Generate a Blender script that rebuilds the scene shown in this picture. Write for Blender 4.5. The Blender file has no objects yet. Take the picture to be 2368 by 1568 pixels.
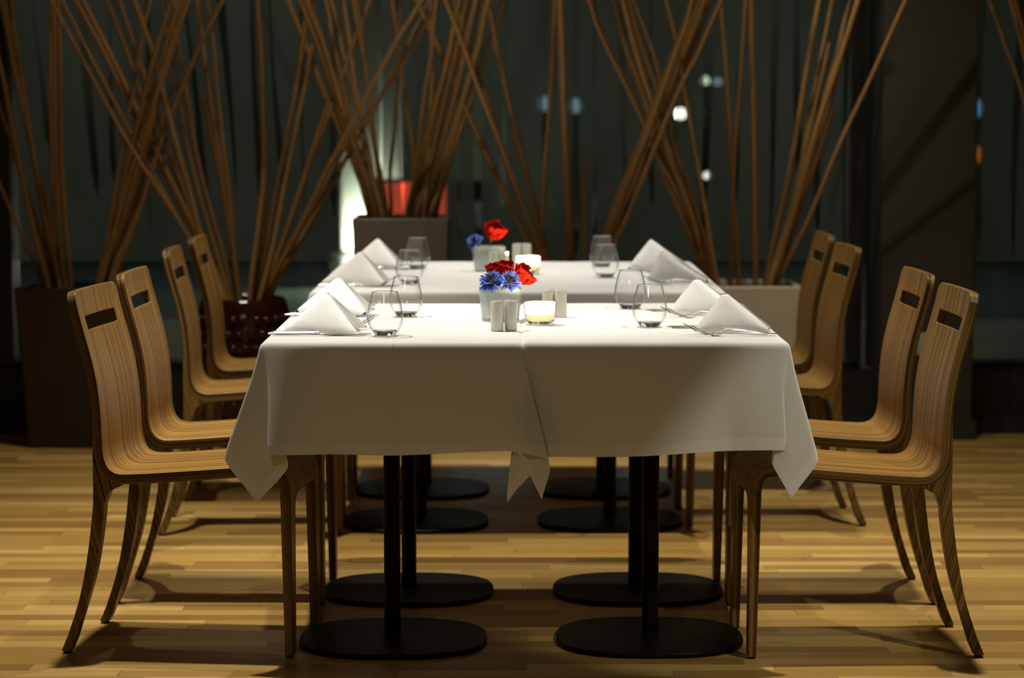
import bpy, bmesh, math, random
import numpy as np
from mathutils import Vector, Matrix
S = bpy.context.scene
COL = S.collection
PI = math.pi
random.seed(11)

# ---------------------------------------------------------------- camera
cam = bpy.data.cameras.new('camera')
cam.sensor_width = 36.0
cam.lens = 85.0
cam.clip_start = 0.05
cam.clip_end = 200
cam.dof.use_dof = True
cam.dof.focus_distance = 5.78
cam.dof.aperture_fstop = 3.2
camo = bpy.data.objects.new('camera', cam)
COL.objects.link(camo)
camo.location = (0, -6.0, 1.317)
camo.rotation_euler = (math.radians(90 - 5.506), 0, 0)
S.camera = camo

# ---------------------------------------------------------------- view, world
S.view_settings.view_transform = 'Standard'
S.view_settings.look = 'None'
S.view_settings.exposure = 0.0
S.view_settings.gamma = 1.0
S.view_settings.use_curve_mapping = False
W = bpy.data.worlds.new('night')
S.world = W
W.use_nodes = True
W.node_tree.nodes['Background'].inputs['Color'].default_value = (1.0, 0.80, 0.46, 1)
W.node_tree.nodes['Background'].inputs['Strength'].default_value = 0.016

# ---------------------------------------------------------------- lamps of the room (ceiling spots), an added front fill, and the street
def spot(name, loc, aim, power, size, blend, radius=0.03, col=(1, 0.93, 0.82)):
    l = bpy.data.lights.new(name, 'SPOT')
    l.energy = power; l.spot_size = math.radians(size); l.spot_blend = blend
    l.shadow_soft_size = radius; l.color = col
    o = bpy.data.objects.new(name, l); COL.objects.link(o)
    o.location = loc
    o.rotation_euler = (Vector(aim) - Vector(loc)).to_track_quat('-Z', 'Y').to_euler()
    return o
NEU = (1, 0.985, 0.945)
WRM = (1, 0.925, 0.78)
spot('ceiling_spot', (-1.00, 0.12, 3.0), (-1.06, 0.15, 0), 255, 78, 0.7, 0.035, WRM)
spot('ceiling_spot', (1.12, 0.12, 3.0), (1.26, 0.15, 0), 240, 72, 0.7, 0.035, WRM)
spot('ceiling_spot', (-0.48, 0.45, 3.0), (-0.36, 0.15, 0.76), 120, 52, 0.8, 0.035, NEU)
spot('ceiling_spot', (0.66, 0.60, 3.0), (0.45, 0.3, 0.76), 30, 56, 0.85, 0.035, NEU)
spot('ceiling_spot', (-1.00, 2.0, 3.0), (-0.95, 1.9, 0), 140, 80, 0.8, 0.035, WRM)
spot('ceiling_spot', (1.12, 2.0, 3.0), (1.05, 1.9, 0), 125, 80, 0.8, 0.035, WRM)
spot('ceiling_spot', (-0.3, 2.1, 3.0), (-0.3, 1.9, 0.76), 62, 64, 0.8, 0.035, NEU)
spot('ceiling_spot', (0.5, 2.1, 3.0), (0.4, 1.9, 0.76), 48, 64, 0.8, 0.035, NEU)
spot('ceiling_spot', (2.3, -2.4, 2.9), (0.80, -0.4, 0.44), 165, 15, 0.5, 0.03, (1, 0.95, 0.74))
spot('ceiling_spot', (-0.8, -4.4, 3.0), (-0.3, -0.4, 0.5), 46, 50, 1.0, 0.25, (1, 0.86, 0.60))  # added fill from behind the camera, brightens the cloth fronts
spot('wall_spot', (0.30, 2.0, 3.05), (1.62, 3.5, 1.25), 62, 30, 0.9, 0.02, WRM)
spot('wall_spot', (0.95, 2.3, 3.0), (1.05, 3.45, 1.1), 45, 44, 1.0, 0.05, WRM)
spot('wall_spot', (-0.9, 2.2, 3.0), (-0.7, 3.45, 1.1), 36, 90, 1.0, 0.06, WRM)
st = bpy.data.lights.new('street_light', 'AREA')
st.energy = 34; st.size = 5; st.size_y = 1.5; st.shape = 'RECTANGLE'; st.color = (0.84, 0.96, 0.86)
so = bpy.data.objects.new('street_light', st); COL.objects.link(so)
so.location = (0.0, 14.2, 5.2)
so.rotation_euler = (Vector((0, 5.5, 0.3)) - Vector((0, 14.2, 5.2))).to_track_quat('-Z', 'Y').to_euler()

# ---------------------------------------------------------------- material helpers
class NT:
    def __init__(s, name):
        s.m = bpy.data.materials.new(name); s.m.use_nodes = True
        s.t = s.m.node_tree; s.t.nodes.clear()
        s.out = s.t.nodes.new('ShaderNodeOutputMaterial')
    def n(s, typ, ins=None, **kw):
        nd = s.t.nodes.new(typ)
        for k, v in kw.items(): setattr(nd, k, v)
        for k, v in (ins or {}).items():
            i = nd.inputs[k]
            if isinstance(v, bpy.types.NodeSocket): s.t.links.new(v, i)
            else: i.default_value = v
        return nd
    def math(s, op, a, b=0.0, c=0.0):
        return s.n('ShaderNodeMath', {0: a, 1: b, 2: c}, operation=op).outputs[0]
    def ramp(s, fac, stops, interp='LINEAR'):
        nd = s.n('ShaderNodeValToRGB', {'Fac': fac})
        r = nd.color_ramp; r.interpolation = interp
        while len(r.elements) < len(stops): r.elements.new(0.5)
        for e, (p, c) in zip(r.elements, stops):
            e.position = p; e.color = (*c, 1) if len(c) == 3 else c
        return nd.outputs['Color']
    def mix(s, f, a, b, typ='MIX'):
        nd = s.n('ShaderNodeMix', data_type='RGBA', blend_type=typ)
        for i, v in ((0, f), (6, a), (7, b)):
            if isinstance(v, bpy.types.NodeSocket): s.t.links.new(v, nd.inputs[i])
            else: nd.inputs[i].default_value = v if i == 0 else ((*v, 1) if len(v) == 3 else v)
        return nd.outputs[2]
    def surf(s, sh):
        s.t.links.new(sh, s.out.inputs['Surface']); return s.m
    def pbsdf(s, col, rough=0.5, bump=None, bstr=0.2, bdist=0.001, **kw):
        ins = {'Base Color': col if isinstance(col, bpy.types.NodeSocket) else (*col, 1), 'Roughness': rough}
        ins.update(kw)
        if bump is not None:
            ins['Normal'] = s.n('ShaderNodeBump', {'Height': bump, 'Strength': bstr, 'Distance': bdist}).outputs[0]
        return s.n('ShaderNodeBsdfPrincipled', ins).outputs[0]

def plain(name, col, rough=0.5, metal=0.0, noise=0.0, nscale=30, bstr=0.0, **kw):
    t = NT(name)
    tc = t.n('ShaderNodeTexCoord').outputs['Object']
    nz = t.n('ShaderNodeTexNoise', {'Vector': tc, 'Scale': nscale, 'Detail': 4.0}).outputs[0]
    c = t.mix(nz, tuple(max(0, v * (1 - noise)) for v in col), tuple(v * (1 + noise) for v in col))
    return t.surf(t.pbsdf(c, rough, nz if bstr else None, bstr, 0.002, Metallic=metal, **kw))

def m_wood(name, light, mid, dark, freq, contrast=1.0, rough=0.38):
    t = NT(name)
    uv = t.n('ShaderNodeUVMap').outputs[0]
    rnd = t.n('ShaderNodeAttribute', attribute_type='OBJECT', attribute_name='grain').outputs['Fac']
    mp = t.n('ShaderNodeMapping', {'Vector': uv, 'Scale': (freq, 0.45, 1)}).outputs[0]
    off = t.n('ShaderNodeCombineXYZ', {'X': t.math('MULTIPLY', rnd, 37.0), 'Y': rnd, 'Z': 0.0}).outputs[0]
    v = t.n('ShaderNodeVectorMath', {0: mp, 1: off}, operation='ADD').outputs[0]
    n1 = t.n('ShaderNodeTexNoise', {'Vector': v, 'Scale': 1.0, 'Detail': 3.0, 'Roughness': 0.6}).outputs[0]
    mp2 = t.n('ShaderNodeMapping', {'Vector': v, 'Scale': (3.6, 2.0, 1)}).outputs[0]
    n2 = t.n('ShaderNodeTexNoise', {'Vector': mp2, 'Scale': 1.0, 'Detail': 2.0}).outputs[0]
    mp3 = t.n('ShaderNodeMapping', {'Vector': v, 'Scale': (0.22, 0.5, 1)}).outputs[0]
    n3 = t.n('ShaderNodeTexNoise', {'Vector': mp3, 'Scale': 1.0, 'Detail': 1.0}).outputs[0]
    f = t.math('ADD', t.math('MULTIPLY', n1, 0.55), t.math('ADD', t.math('MULTIPLY', n2, 0.3), t.math('MULTIPLY', n3, 0.25)))
    c = t.ramp(f, [(0.46, dark), (0.54, mid), (0.635, light)])
    return t.surf(t.pbsdf(c, rough, f, 0.08, 0.001, **{'Specular IOR Level': 0.35}))

def m_thin_glass(name, tint=(0.994, 0.996, 0.994), edge=(0.20, 0.22, 0.21), spec=1.0):
    # thin clear wall: what is behind shows through, the rim and grazing sides darken, lamps mirror in it
    t = NT(name)
    lw = t.n('ShaderNodeLayerWeight', {'Blend': 0.5})
    f4 = t.math('POWER', lw.outputs['Facing'], 4.5)
    c = t.mix(f4, tint, edge)
    tr = t.n('ShaderNodeBsdfTransparent', {'Color': c}).outputs[0]
    gl = t.n('ShaderNodeBsdfGlossy', {'Color': (1, 1, 1, 1), 'Roughness': 0.02}).outputs[0]
    fr = t.math('ADD', 0.035, t.math('MULTIPLY', t.math('POWER', lw.outputs['Facing'], 5.0), 0.75))
    mx = t.n('ShaderNodeMixShader', {0: t.math('MULTIPLY', fr, spec), 1: tr, 2: gl}).outputs[0]
    return t.surf(mx)

def m_emit(name, col, s):
    t = NT(name)
    return t.surf(t.n('ShaderNodeEmission', {'Color': (*col, 1), 'Strength': s}).outputs[0])

M = {}
M['wood'] = m_wood('zebrano_veneer', (0.44, 0.243, 0.052), (0.265, 0.135, 0.026), (0.060, 0.027, 0.006), 235)
M['wood_edge'] = m_wood('plywood_edge', (0.25, 0.145, 0.038), (0.105, 0.058, 0.0145), (0.018, 0.009, 0.003), 300)  # dark laminate lines, plus some shade of the chair sides in the tones
M['black_metal'] = plain('black_powder_coat', (0.003, 0.0028, 0.0022), 0.45, noise=0.25, nscale=60, **{'Specular IOR Level': 0.14})
M['steel'] = plain('polished_steel', (0.72, 0.71, 0.69), 0.2, 1.0, 0.03)
M['porcelain'] = plain('white_porcelain', (0.62, 0.61, 0.54), 0.12, noise=0.02)
M['glide'] = plain('dark_plastic', (0.02, 0.02, 0.02), 0.5)
M['board'] = plain('tabletop_board', (0.25, 0.2, 0.14), 0.6)

def m_cloth():
    t = NT('white_linen')
    uv = t.n('ShaderNodeUVMap').outputs[0]
    at = t.n('ShaderNodeAttribute', attribute_name='hem')
    hem = at.outputs['Fac']
    x = t.n('ShaderNodeSeparateXYZ', {0: uv})
    wv = t.n('ShaderNodeTexNoise', {'Vector': t.n('ShaderNodeMapping', {'Vector': uv, 'Scale': (900, 300, 1)}).outputs[0], 'Scale': 1.0, 'Detail': 1.0}).outputs[0]
    big = t.n('ShaderNodeTexNoise', {'Vector': uv, 'Scale': 7.0, 'Detail': 2.0}).outputs[0]
    band = t.n('ShaderNodeMapRange', {'Value': hem, 1: 0.027, 2: 0.029, 3: 1.0, 4: 0.0}).outputs[0]
    # ironed creases along the cloth
    def crease(sock, pos):
        d = t.math('ABSOLUTE', t.math('SUBTRACT', sock, pos))
        return t.n('ShaderNodeMapRange', {'Value': d, 1: 0.0, 2: 0.006, 3: 1.0, 4: 0.0}).outputs[0]
    cr = t.math('ADD', crease(x.outputs[0], 0.0), t.math('ADD', crease(x.outputs[1], 0.0), t.math('ADD', crease(x.outputs[1], -0.435), crease(x.outputs[1], 0.30))))
    h = t.math('ADD', t.math('MULTIPLY', band, 0.9), t.math('ADD', t.math('MULTIPLY', wv, 0.12), t.math('ADD', t.math('MULTIPLY', cr, 2.4), t.math('MULTIPLY', big, 1.2))))
    nrm = t.n('ShaderNodeBump', {'Height': h, 'Strength': 0.35, 'Distance': 0.0016}).outputs[0]
    col = t.mix(band, (0.79, 0.788, 0.77), (0.82, 0.818, 0.80))
    df = t.n('ShaderNodeBsdfDiffuse', {'Color': col, 'Roughness': 0.6, 'Normal': nrm}).outputs[0]
    tl = t.n('ShaderNodeBsdfTranslucent', {'Color': (0.72, 0.66, 0.54, 1), 'Normal': nrm}).outputs[0]
    f = t.math('SUBTRACT', 0.10, t.math('MULTIPLY', band, 0.05))
    return t.surf(t.n('ShaderNodeMixShader', {0: f, 1: df, 2: tl}).outputs[0])
M['cloth'] = m_cloth()
def m_napkin():
    t = NT('napkin_linen')
    tc = t.n('ShaderNodeTexCoord').outputs['Object']
    nz = t.n('ShaderNodeTexNoise', {'Vector': tc, 'Scale': 26.0, 'Detail': 2.0}).outputs[0]
    return t.surf(t.pbsdf((0.85, 0.845, 0.83), 0.85, nz, 0.35, 0.004))
M['napkin'] = m_napkin()
M['bowl_glass'] = m_thin_glass('drinking_glass')
def m_base_glass():
    t = NT('thick_glass_base')
    return t.surf(t.pbsdf((0.95, 0.97, 0.96), 0.02, **{'Transmission Weight': 1.0, 'IOR': 1.45}))
M['base_glass'] = m_base_glass()

# ---------------------------------------------------------------- object helpers
def link(name, me, mats, parent=None, smooth=40, loc=None):
    o = bpy.data.objects.new(name, me)
    COL.objects.link(o)
    for m in (mats if isinstance(mats, (list, tuple)) else [mats]): me.materials.append(m)
    if smooth:
        me.shade_smooth(); me.set_sharp_from_angle(angle=math.radians(smooth))
    if parent is not None: o.parent = parent
    if loc is not None: o.location = loc
    return o
def tag(o, label=None, cat=None, group=None, kind=None):
    if label: o['label'] = label
    if cat: o['category'] = cat
    if group: o['group'] = group
    if kind: o['kind'] = kind
    return o
def empty(name, loc, rz=0.0, label=None, cat=None, group=None, kind=None):
    o = bpy.data.objects.new(name, None); COL.objects.link(o)
    o.empty_display_size = 0.05
    o.location = loc; o.rotation_euler = (0, 0, rz)
    return tag(o, label, cat, group, kind)
def copy_tree(o, parent=None):
    c = o.copy(); COL.objects.link(c)
    if parent is not None: c.parent = parent
    for ch in list(o.children): copy_tree(ch, c)
    return c
def mesh(verts, faces, uvs=None, mi=None):
    me = bpy.data.meshes.new('mesh')
    me.from_pydata([tuple(v) for v in verts], [], faces)
    if uvs is not None:
        l = me.uv_layers.new(name='UVMap')
        k = 0
        for f in uvs:
            for uv in f: l.data[k].uv = uv; k += 1
    if mi is not None:
        me.polygons.foreach_set('material_index', mi)
    me.update()
    return me
def fix_normals(me):
    bm = bmesh.new(); bm.from_mesh(me)
    bmesh.ops.recalc_face_normals(bm, faces=bm.faces); bm.to_mesh(me); bm.free()
    return me
def bevel(o, w, seg=2, ang=40):
    b = o.modifiers.new('bevel', 'BEVEL'); b.width = w; b.segments = seg
    b.limit_method = 'ANGLE'; b.angle_limit = math.radians(ang); b.harden_normals = False
    return o
def box_me(x0, x1, y0, y1, z0, z1):
    v = [(x, y, z) for z in (z0, z1) for y in (y0, y1) for x in (x0, x1)]
    f = [(0, 2, 3, 1), (4, 5, 7, 6), (0, 1, 5, 4), (2, 6, 7, 3), (0, 4, 6, 2), (1, 3, 7, 5)]
    return mesh(v, f)
def box(name, x0, x1, y0, y1, z0, z1, m, parent=None, bev=0.0):
    o = link(name, box_me(x0, x1, y0, y1, z0, z1), m, parent)
    if bev: bevel(o, bev)
    return o
def joined(mes):
    bm = bmesh.new()
    for me in mes: bm.from_mesh(me)
    r = bpy.data.meshes.new('mesh'); bm.to_mesh(r); bm.free()
    return r
def lathe_me(prof, n=40, cap0=False, cap1=False):
    v = []; f = []
    for r, z in prof:
        for k in range(n):
            a = 2 * PI * k / n; v.append((r * math.cos(a), r * math.sin(a), z))
    for i in range(len(prof) - 1):
        for k in range(n):
            k2 = (k + 1) % n
            f.append((i * n + k, i * n + k2, (i + 1) * n + k2, (i + 1) * n + k))
    if cap0: f.append(tuple(range(n - 1, -1, -1)))
    if cap1: f.append(tuple((len(prof) - 1) * n + k for k in range(n)))
    return mesh(v, f)
def tube_me(pts, rad, n=8, caps=True):
    pts = [Vector(p) for p in pts]
    rs = rad if isinstance(rad, (list, tuple)) else [rad] * len(pts)
    v = []; f = []
    up = Vector((0.13, 1, 0.21)).normalized()
    for i, p in enumerate(pts):
        d = (pts[min(i + 1, len(pts) - 1)] - pts[max(i - 1, 0)]).normalized()
        a = d.cross(up).normalized(); b = d.cross(a).normalized()
        for k in range(n):
            t = 2 * PI * k / n
            v.append(p + (a * math.cos(t) + b * math.sin(t)) * rs[i])
    for i in range(len(pts) - 1):
        for k in range(n):
            k2 = (k + 1) % n
            f.append((i * n + k, (i + 1) * n + k, (i + 1) * n + k2, i * n + k2))
    if caps:
        f.append(tuple(range(n))); f.append(tuple((len(pts) - 1) * n + k for k in range(n - 1, -1, -1)))
    return mesh(v, f)
def smooth_path(pts, sub=4):
    P = [np.array(p, float) for p in pts]
    P = [2 * P[0] - P[1]] + P + [2 * P[-1] - P[-2]]
    out = []
    for i in range(1, len(P) - 2):
        p0, p1, p2, p3 = P[i - 1:i + 3]
        for k in range(sub):
            t = k / sub
            out.append(0.5 * (2 * p1 + (p2 - p0) * t + (2 * p0 - 5 * p1 + 4 * p2 - p3) * t * t + (3 * p1 - p0 - 3 * p2 + p3) * t ** 3))
    out.append(P[-2])
    return out
STICKS = [
('A',0.008,0,[[-1.832,3.479,0.503],[-1.842,3.479,0.623],[-1.917,3.406,0.84],[-1.976,3.345,1.018],[-2.408,2.899,2.321]]),
('A',0.011,0,[[-1.793,3.352,0.513],[-1.799,3.352,0.633],[-1.842,3.29,0.845],[-1.897,3.147,1.325],[-1.916,3.103,1.467],[-2.013,2.884,2.179]]),
('A',0.01,0,[[-1.786,3.426,0.507],[-1.794,3.426,0.627],[-1.848,3.432,0.838],[-1.944,3.44,1.161],[-1.989,3.443,1.309],[-2.299,3.468,2.319]]),
('A',0.011,0,[[-1.753,3.37,0.511],[-1.759,3.37,0.631],[-1.797,3.363,0.842],[-1.861,3.351,1.219],[-1.907,3.339,1.609],[-1.919,3.335,1.721],[-1.981,3.316,2.299]]),
('A',0.012,0,[[-1.739,3.408,0.509],[-1.745,3.408,0.629],[-1.791,3.39,0.84],[-1.869,3.358,1.219],[-1.949,3.314,1.72],[-2.054,3.257,2.383]]),
('A',0.01,0,[[-1.785,3.447,0.506],[-1.789,3.447,0.626],[-1.825,3.415,0.89],[-1.894,3.351,1.392],[-1.938,3.309,1.719],[-2.033,3.218,2.427]]),
('A',0.009,0,[[-1.768,3.396,0.51],[-1.769,3.396,0.63],[-1.78,3.356,0.842],[-1.756,3.264,1.325],[-1.742,3.188,1.714],[-1.725,3.088,2.225]]),
('A',0.01,0,[[-1.745,3.406,0.509],[-1.746,3.406,0.629],[-1.754,3.344,0.843],[-1.731,3.198,1.325],[-1.708,3.077,1.709],[-1.667,2.865,2.384]]),
('A',0.01,0,[[-1.711,3.357,0.512],[-1.711,3.357,0.632],[-1.714,3.282,0.846],[-1.7,3.143,1.228],[-1.667,2.962,1.704],[-1.629,2.759,2.24]]),
('A',0.008,0,[[-1.608,3.346,0.538],[-1.601,3.346,0.658],[-1.552,3.326,0.844],[-1.48,3.284,1.22],[-1.394,3.241,1.606],[-1.372,3.228,1.716],[-1.266,3.167,2.253]]),
('A',0.011,0,[[-1.599,3.343,0.53],[-1.59,3.343,0.65],[-1.527,3.316,0.844],[-1.417,3.264,1.22],[-1.25,3.193,1.714],[-1.042,3.105,2.333]]),
('A',0.01,0,[[-1.596,3.388,0.527],[-1.585,3.388,0.647],[-1.51,3.317,0.844],[-1.375,3.168,1.244],[-1.241,3.025,1.612],[-1.209,2.987,1.706],[-1.005,2.749,2.304]]),
('A',0.011,0,[[-1.592,3.443,0.523],[-1.581,3.443,0.643],[-1.509,3.382,0.841],[-1.32,3.203,1.407],[-1.21,3.103,1.711],[-1.013,2.925,2.253]]),
('A',0.009,1,[[-1.56,3.343,0.53],[-1.551,3.343,0.65],[-1.489,3.374,0.841],[-1.4,3.423,1.141],[-1.321,3.464,1.392]]),
('A',0.008,0,[[-1.557,3.337,0.531],[-1.544,3.337,0.651],[-1.458,3.307,0.845],[-1.301,3.239,1.276],[-1.204,3.204,1.496],[-1.087,3.169,1.713],[-0.696,3.052,2.439]]),
('A',0.011,0,[[-1.604,3.421,0.525],[-1.596,3.421,0.645],[-1.545,3.357,0.825],[-1.444,3.227,1.178],[-1.347,3.116,1.47],[-1.262,3.023,1.707],[-1.043,2.785,2.317]]),
('A',0.007,0,[[-1.546,3.34,0.53],[-1.537,3.34,0.65],[-1.47,3.356,0.859],[-1.397,3.37,1.059],[-1.309,3.387,1.292],[-1.213,3.404,1.525],[-1.121,3.419,1.724],[-0.812,3.468,2.396]]),
('B',0.009,0,[[-1.121,3.322,0.456],[-1.134,3.322,0.576],[-1.243,3.239,0.825],[-1.45,3.111,1.196],[-1.691,2.928,1.703],[-1.925,2.75,2.195]]),
('B',0.013,0,[[-1.123,3.414,0.449],[-1.136,3.414,0.569],[-1.245,3.412,0.839],[-1.509,3.408,1.387],[-1.685,3.405,1.724],[-1.909,3.402,2.154]]),
('B',0.013,0,[[-1.104,3.322,0.456],[-1.117,3.322,0.576],[-1.227,3.346,0.843],[-1.481,3.395,1.367],[-1.658,3.429,1.725],[-1.895,3.473,2.205]]),
('B',0.008,0,[[-1.119,3.399,0.45],[-1.133,3.399,0.57],[-1.238,3.35,0.792],[-1.493,3.236,1.292],[-1.684,3.138,1.712],[-1.903,3.025,2.194]]),
('B',0.01,0,[[-1.119,3.479,0.444],[-1.131,3.479,0.564],[-1.239,3.458,0.837],[-1.363,3.434,1.141],[-1.472,3.407,1.475],[-1.56,3.387,1.723],[-1.776,3.338,2.333]]),
('B',0.012,0,[[-1.098,3.349,0.454],[-1.108,3.349,0.574],[-1.203,3.294,0.845],[-1.248,3.252,1.054],[-1.342,3.165,1.468],[-1.409,3.113,1.711],[-1.542,3.011,2.188]]),
('B',0.011,0,[[-1.105,3.366,0.453],[-1.117,3.366,0.573],[-1.229,3.397,0.857],[-1.347,3.433,1.191],[-1.53,3.491,1.727],[-1.771,3.568,2.435]]),
('B',0.009,0,[[-1.089,3.39,0.451],[-1.097,3.39,0.571],[-1.191,3.387,0.891],[-1.255,3.384,1.175],[-1.309,3.381,1.475],[-1.343,3.379,1.723],[-1.432,3.373,2.372]]),
('B',0.009,0,[[-1.087,3.439,0.447],[-1.093,3.439,0.567],[-1.152,3.406,0.84],[-1.223,3.366,1.159],[-1.264,3.326,1.474],[-1.286,3.301,1.67],[-1.367,3.207,2.411]]),
('B',0.013,0,[[-1.075,3.42,0.448],[-1.077,3.42,0.568],[-1.098,3.464,0.837],[-1.117,3.479,0.933],[-1.19,3.552,1.388],[-1.243,3.608,1.732],[-1.339,3.68,2.354]]),
('B',0.013,1,[[-1.069,3.47,0.445],[-1.072,3.47,0.565],[-1.104,3.452,0.837],[-1.14,3.438,1.057],[-1.192,3.42,1.334]]),
('B',0.008,0,[[-1.064,3.373,0.452],[-1.065,3.373,0.572],[-1.08,3.331,0.843],[-1.093,3.297,1.053],[-1.124,3.235,1.441],[-1.145,3.19,1.714],[-1.189,3.099,2.268]]),
('B',0.011,0,[[-1.023,3.371,0.452],[-1.019,3.371,0.572],[-0.982,3.342,0.843],[-0.95,3.306,1.163],[-0.96,3.266,1.522],[-0.963,3.244,1.717],[-0.971,3.181,2.27]]),
('B',0.009,0,[[-1.016,3.453,0.446],[-1.011,3.453,0.566],[-0.964,3.379,0.841],[-0.948,3.257,1.276],[-0.95,3.164,1.6],[-0.95,3.131,1.712],[-0.949,2.916,2.445]]),
('B',0.011,0,[[-1.011,3.435,0.447],[-1.004,3.435,0.567],[-0.945,3.4,0.84],[-0.862,3.349,1.219],[-0.787,3.292,1.637],[-0.773,3.281,1.718],[-0.692,3.217,2.183]]),
('B',0.01,1,[[-0.984,3.327,0.456],[-0.976,3.327,0.576],[-0.908,3.316,0.844],[-0.819,3.298,1.276],[-0.76,3.286,1.555]]),
('B',0.009,1,[[-0.982,3.433,0.447],[-0.97,3.433,0.567],[-0.863,3.344,0.843],[-0.72,3.2,1.276],[-0.692,3.176,1.35]]),
('B',0.009,0,[[-0.983,3.442,0.447],[-0.967,3.442,0.567],[-0.821,3.425,0.839],[-0.631,3.404,1.19],[-0.461,3.39,1.415],[-0.345,3.378,1.61],[-0.287,3.371,1.722],[0.016,3.335,2.311]]),
('B',0.009,0,[[-0.963,3.399,0.45],[-0.946,3.399,0.57],[-0.799,3.442,0.838],[-0.653,3.485,1.103],[-0.587,3.504,1.224],[-0.448,3.545,1.477],[-0.328,3.585,1.731],[-0.042,3.68,2.334]]),
('B',0.01,0,[[-0.98,3.372,0.452],[-0.964,3.372,0.572],[-0.821,3.279,0.846],[-0.688,3.191,1.097],[-0.59,3.127,1.277],[-0.414,3.017,1.578],[-0.334,2.97,1.705],[-0.015,2.78,2.212]]),
('B',0.011,0,[[-0.982,3.359,0.453],[-0.97,3.359,0.573],[-0.874,3.316,0.828],[-0.73,3.25,1.21],[-0.659,3.219,1.386],[-0.536,3.161,1.713],[-0.299,3.049,2.34]]),
('B',0.011,1,[[-0.969,3.374,0.452],[-0.952,3.374,0.572],[-0.784,3.424,0.872],[-0.669,3.454,1.057]]),
('C',0.013,0,[[-0.55,3.506,0.771],[-0.558,3.506,0.891],[-0.6,3.465,1.056],[-0.686,3.388,1.359],[-0.775,3.294,1.719],[-0.884,3.18,2.159]]),
('C',0.013,0,[[-0.533,3.386,0.776],[-0.539,3.386,0.896],[-0.566,3.319,1.027],[-0.647,3.154,1.341],[-0.721,3.007,1.611],[-0.754,2.955,1.704],[-0.942,2.658,2.234]]),
('C',0.013,0,[[-0.518,3.351,0.778],[-0.527,3.351,0.898],[-0.615,3.247,1.21],[-0.715,3.147,1.503],[-0.787,3.074,1.709],[-1.014,2.847,2.358]]),
('C',0.012,0,[[-0.518,3.418,0.775],[-0.527,3.418,0.895],[-0.581,3.463,1.09],[-0.64,3.509,1.292],[-0.705,3.578,1.596],[-0.735,3.609,1.732],[-0.858,3.68,2.284]]),
('C',0.011,0,[[-0.508,3.416,0.775],[-0.516,3.416,0.895],[-0.559,3.451,1.057],[-0.608,3.505,1.309],[-0.669,3.558,1.562],[-0.711,3.594,1.732],[-0.883,3.68,2.446]]),
('C',0.011,0,[[-0.497,3.356,0.777],[-0.504,3.356,0.897],[-0.541,3.393,1.058],[-0.584,3.435,1.242],[-0.63,3.5,1.527],[-0.657,3.546,1.73],[-0.728,3.666,2.259]]),
('C',0.009,0,[[-0.492,3.415,0.775],[-0.496,3.415,0.895],[-0.521,3.344,1.093],[-0.548,3.235,1.391],[-0.568,3.15,1.616],[-0.578,3.113,1.711],[-0.633,2.918,2.218]]),
('C',0.01,0,[[-0.481,3.423,0.774],[-0.486,3.423,0.894],[-0.507,3.374,1.025],[-0.537,3.284,1.259],[-0.563,3.182,1.52],[-0.593,3.105,1.711],[-0.672,2.903,2.211]]),
('C',0.012,0,[[-0.536,3.454,0.773],[-0.547,3.454,0.893],[-0.65,3.444,1.175],[-0.751,3.434,1.426],[-0.826,3.426,1.625],[-1.126,3.396,2.42]]),
('C',0.008,0,[[-0.476,3.495,0.771],[-0.476,3.495,0.891],[-0.478,3.512,1.021],[-0.469,3.533,1.173],[-0.455,3.551,1.309],[-0.44,3.608,1.732],[-0.42,3.68,2.294]]),
('C',0.009,0,[[-0.372,3.463,0.773],[-0.374,3.463,0.893],[-0.38,3.461,1.048],[-0.392,3.459,1.189],[-0.433,3.455,1.476],[-0.465,3.451,1.726],[-0.549,3.441,2.39]]),
('C',0.013,0,[[-0.406,3.455,0.773],[-0.4,3.455,0.893],[-0.372,3.394,1.025],[-0.329,3.315,1.193],[-0.256,3.188,1.455],[-0.197,3.061,1.709],[-0.048,2.742,2.348]]),
('C',0.013,0,[[-0.395,3.501,0.771],[-0.389,3.501,0.891],[-0.354,3.532,1.054],[-0.299,3.577,1.292],[-0.24,3.628,1.564],[-0.206,3.66,1.735],[-0.079,3.68,2.385]]),
('C',0.013,0,[[-0.374,3.384,0.776],[-0.367,3.384,0.896],[-0.326,3.394,1.058],[-0.261,3.411,1.325],[-0.199,3.429,1.609],[-0.173,3.436,1.725],[-0.045,3.472,2.293]]),
('C',0.013,0,[[-0.361,3.446,0.773],[-0.352,3.446,0.893],[-0.31,3.395,1.025],[-0.247,3.301,1.259],[-0.173,3.182,1.552],[-0.139,3.115,1.711],[0.006,2.832,2.387]]),
('C',0.012,0,[[-0.346,3.466,0.772],[-0.335,3.466,0.892],[-0.294,3.436,1.007],[-0.224,3.372,1.242],[-0.173,3.331,1.391],[-0.124,3.28,1.571],[-0.089,3.239,1.716],[0.074,3.048,2.39]]),
('C',0.01,0,[[-0.334,3.395,0.776],[-0.322,3.395,0.896],[-0.278,3.422,1.007],[-0.186,3.487,1.275],[-0.125,3.531,1.46],[-0.032,3.596,1.732],[0.152,3.68,2.269]]),
('C',0.01,0,[[-0.318,3.438,0.774],[-0.31,3.438,0.894],[-0.266,3.403,1.058],[-0.209,3.359,1.259],[-0.141,3.305,1.506],[-0.087,3.257,1.717],[0.098,3.096,2.434]]),
('C',0.009,0,[[-0.304,3.465,0.773],[-0.297,3.465,0.893],[-0.245,3.473,1.09],[-0.189,3.483,1.325],[-0.138,3.493,1.56],[-0.11,3.501,1.728],[-0.03,3.521,2.201]]),
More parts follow.
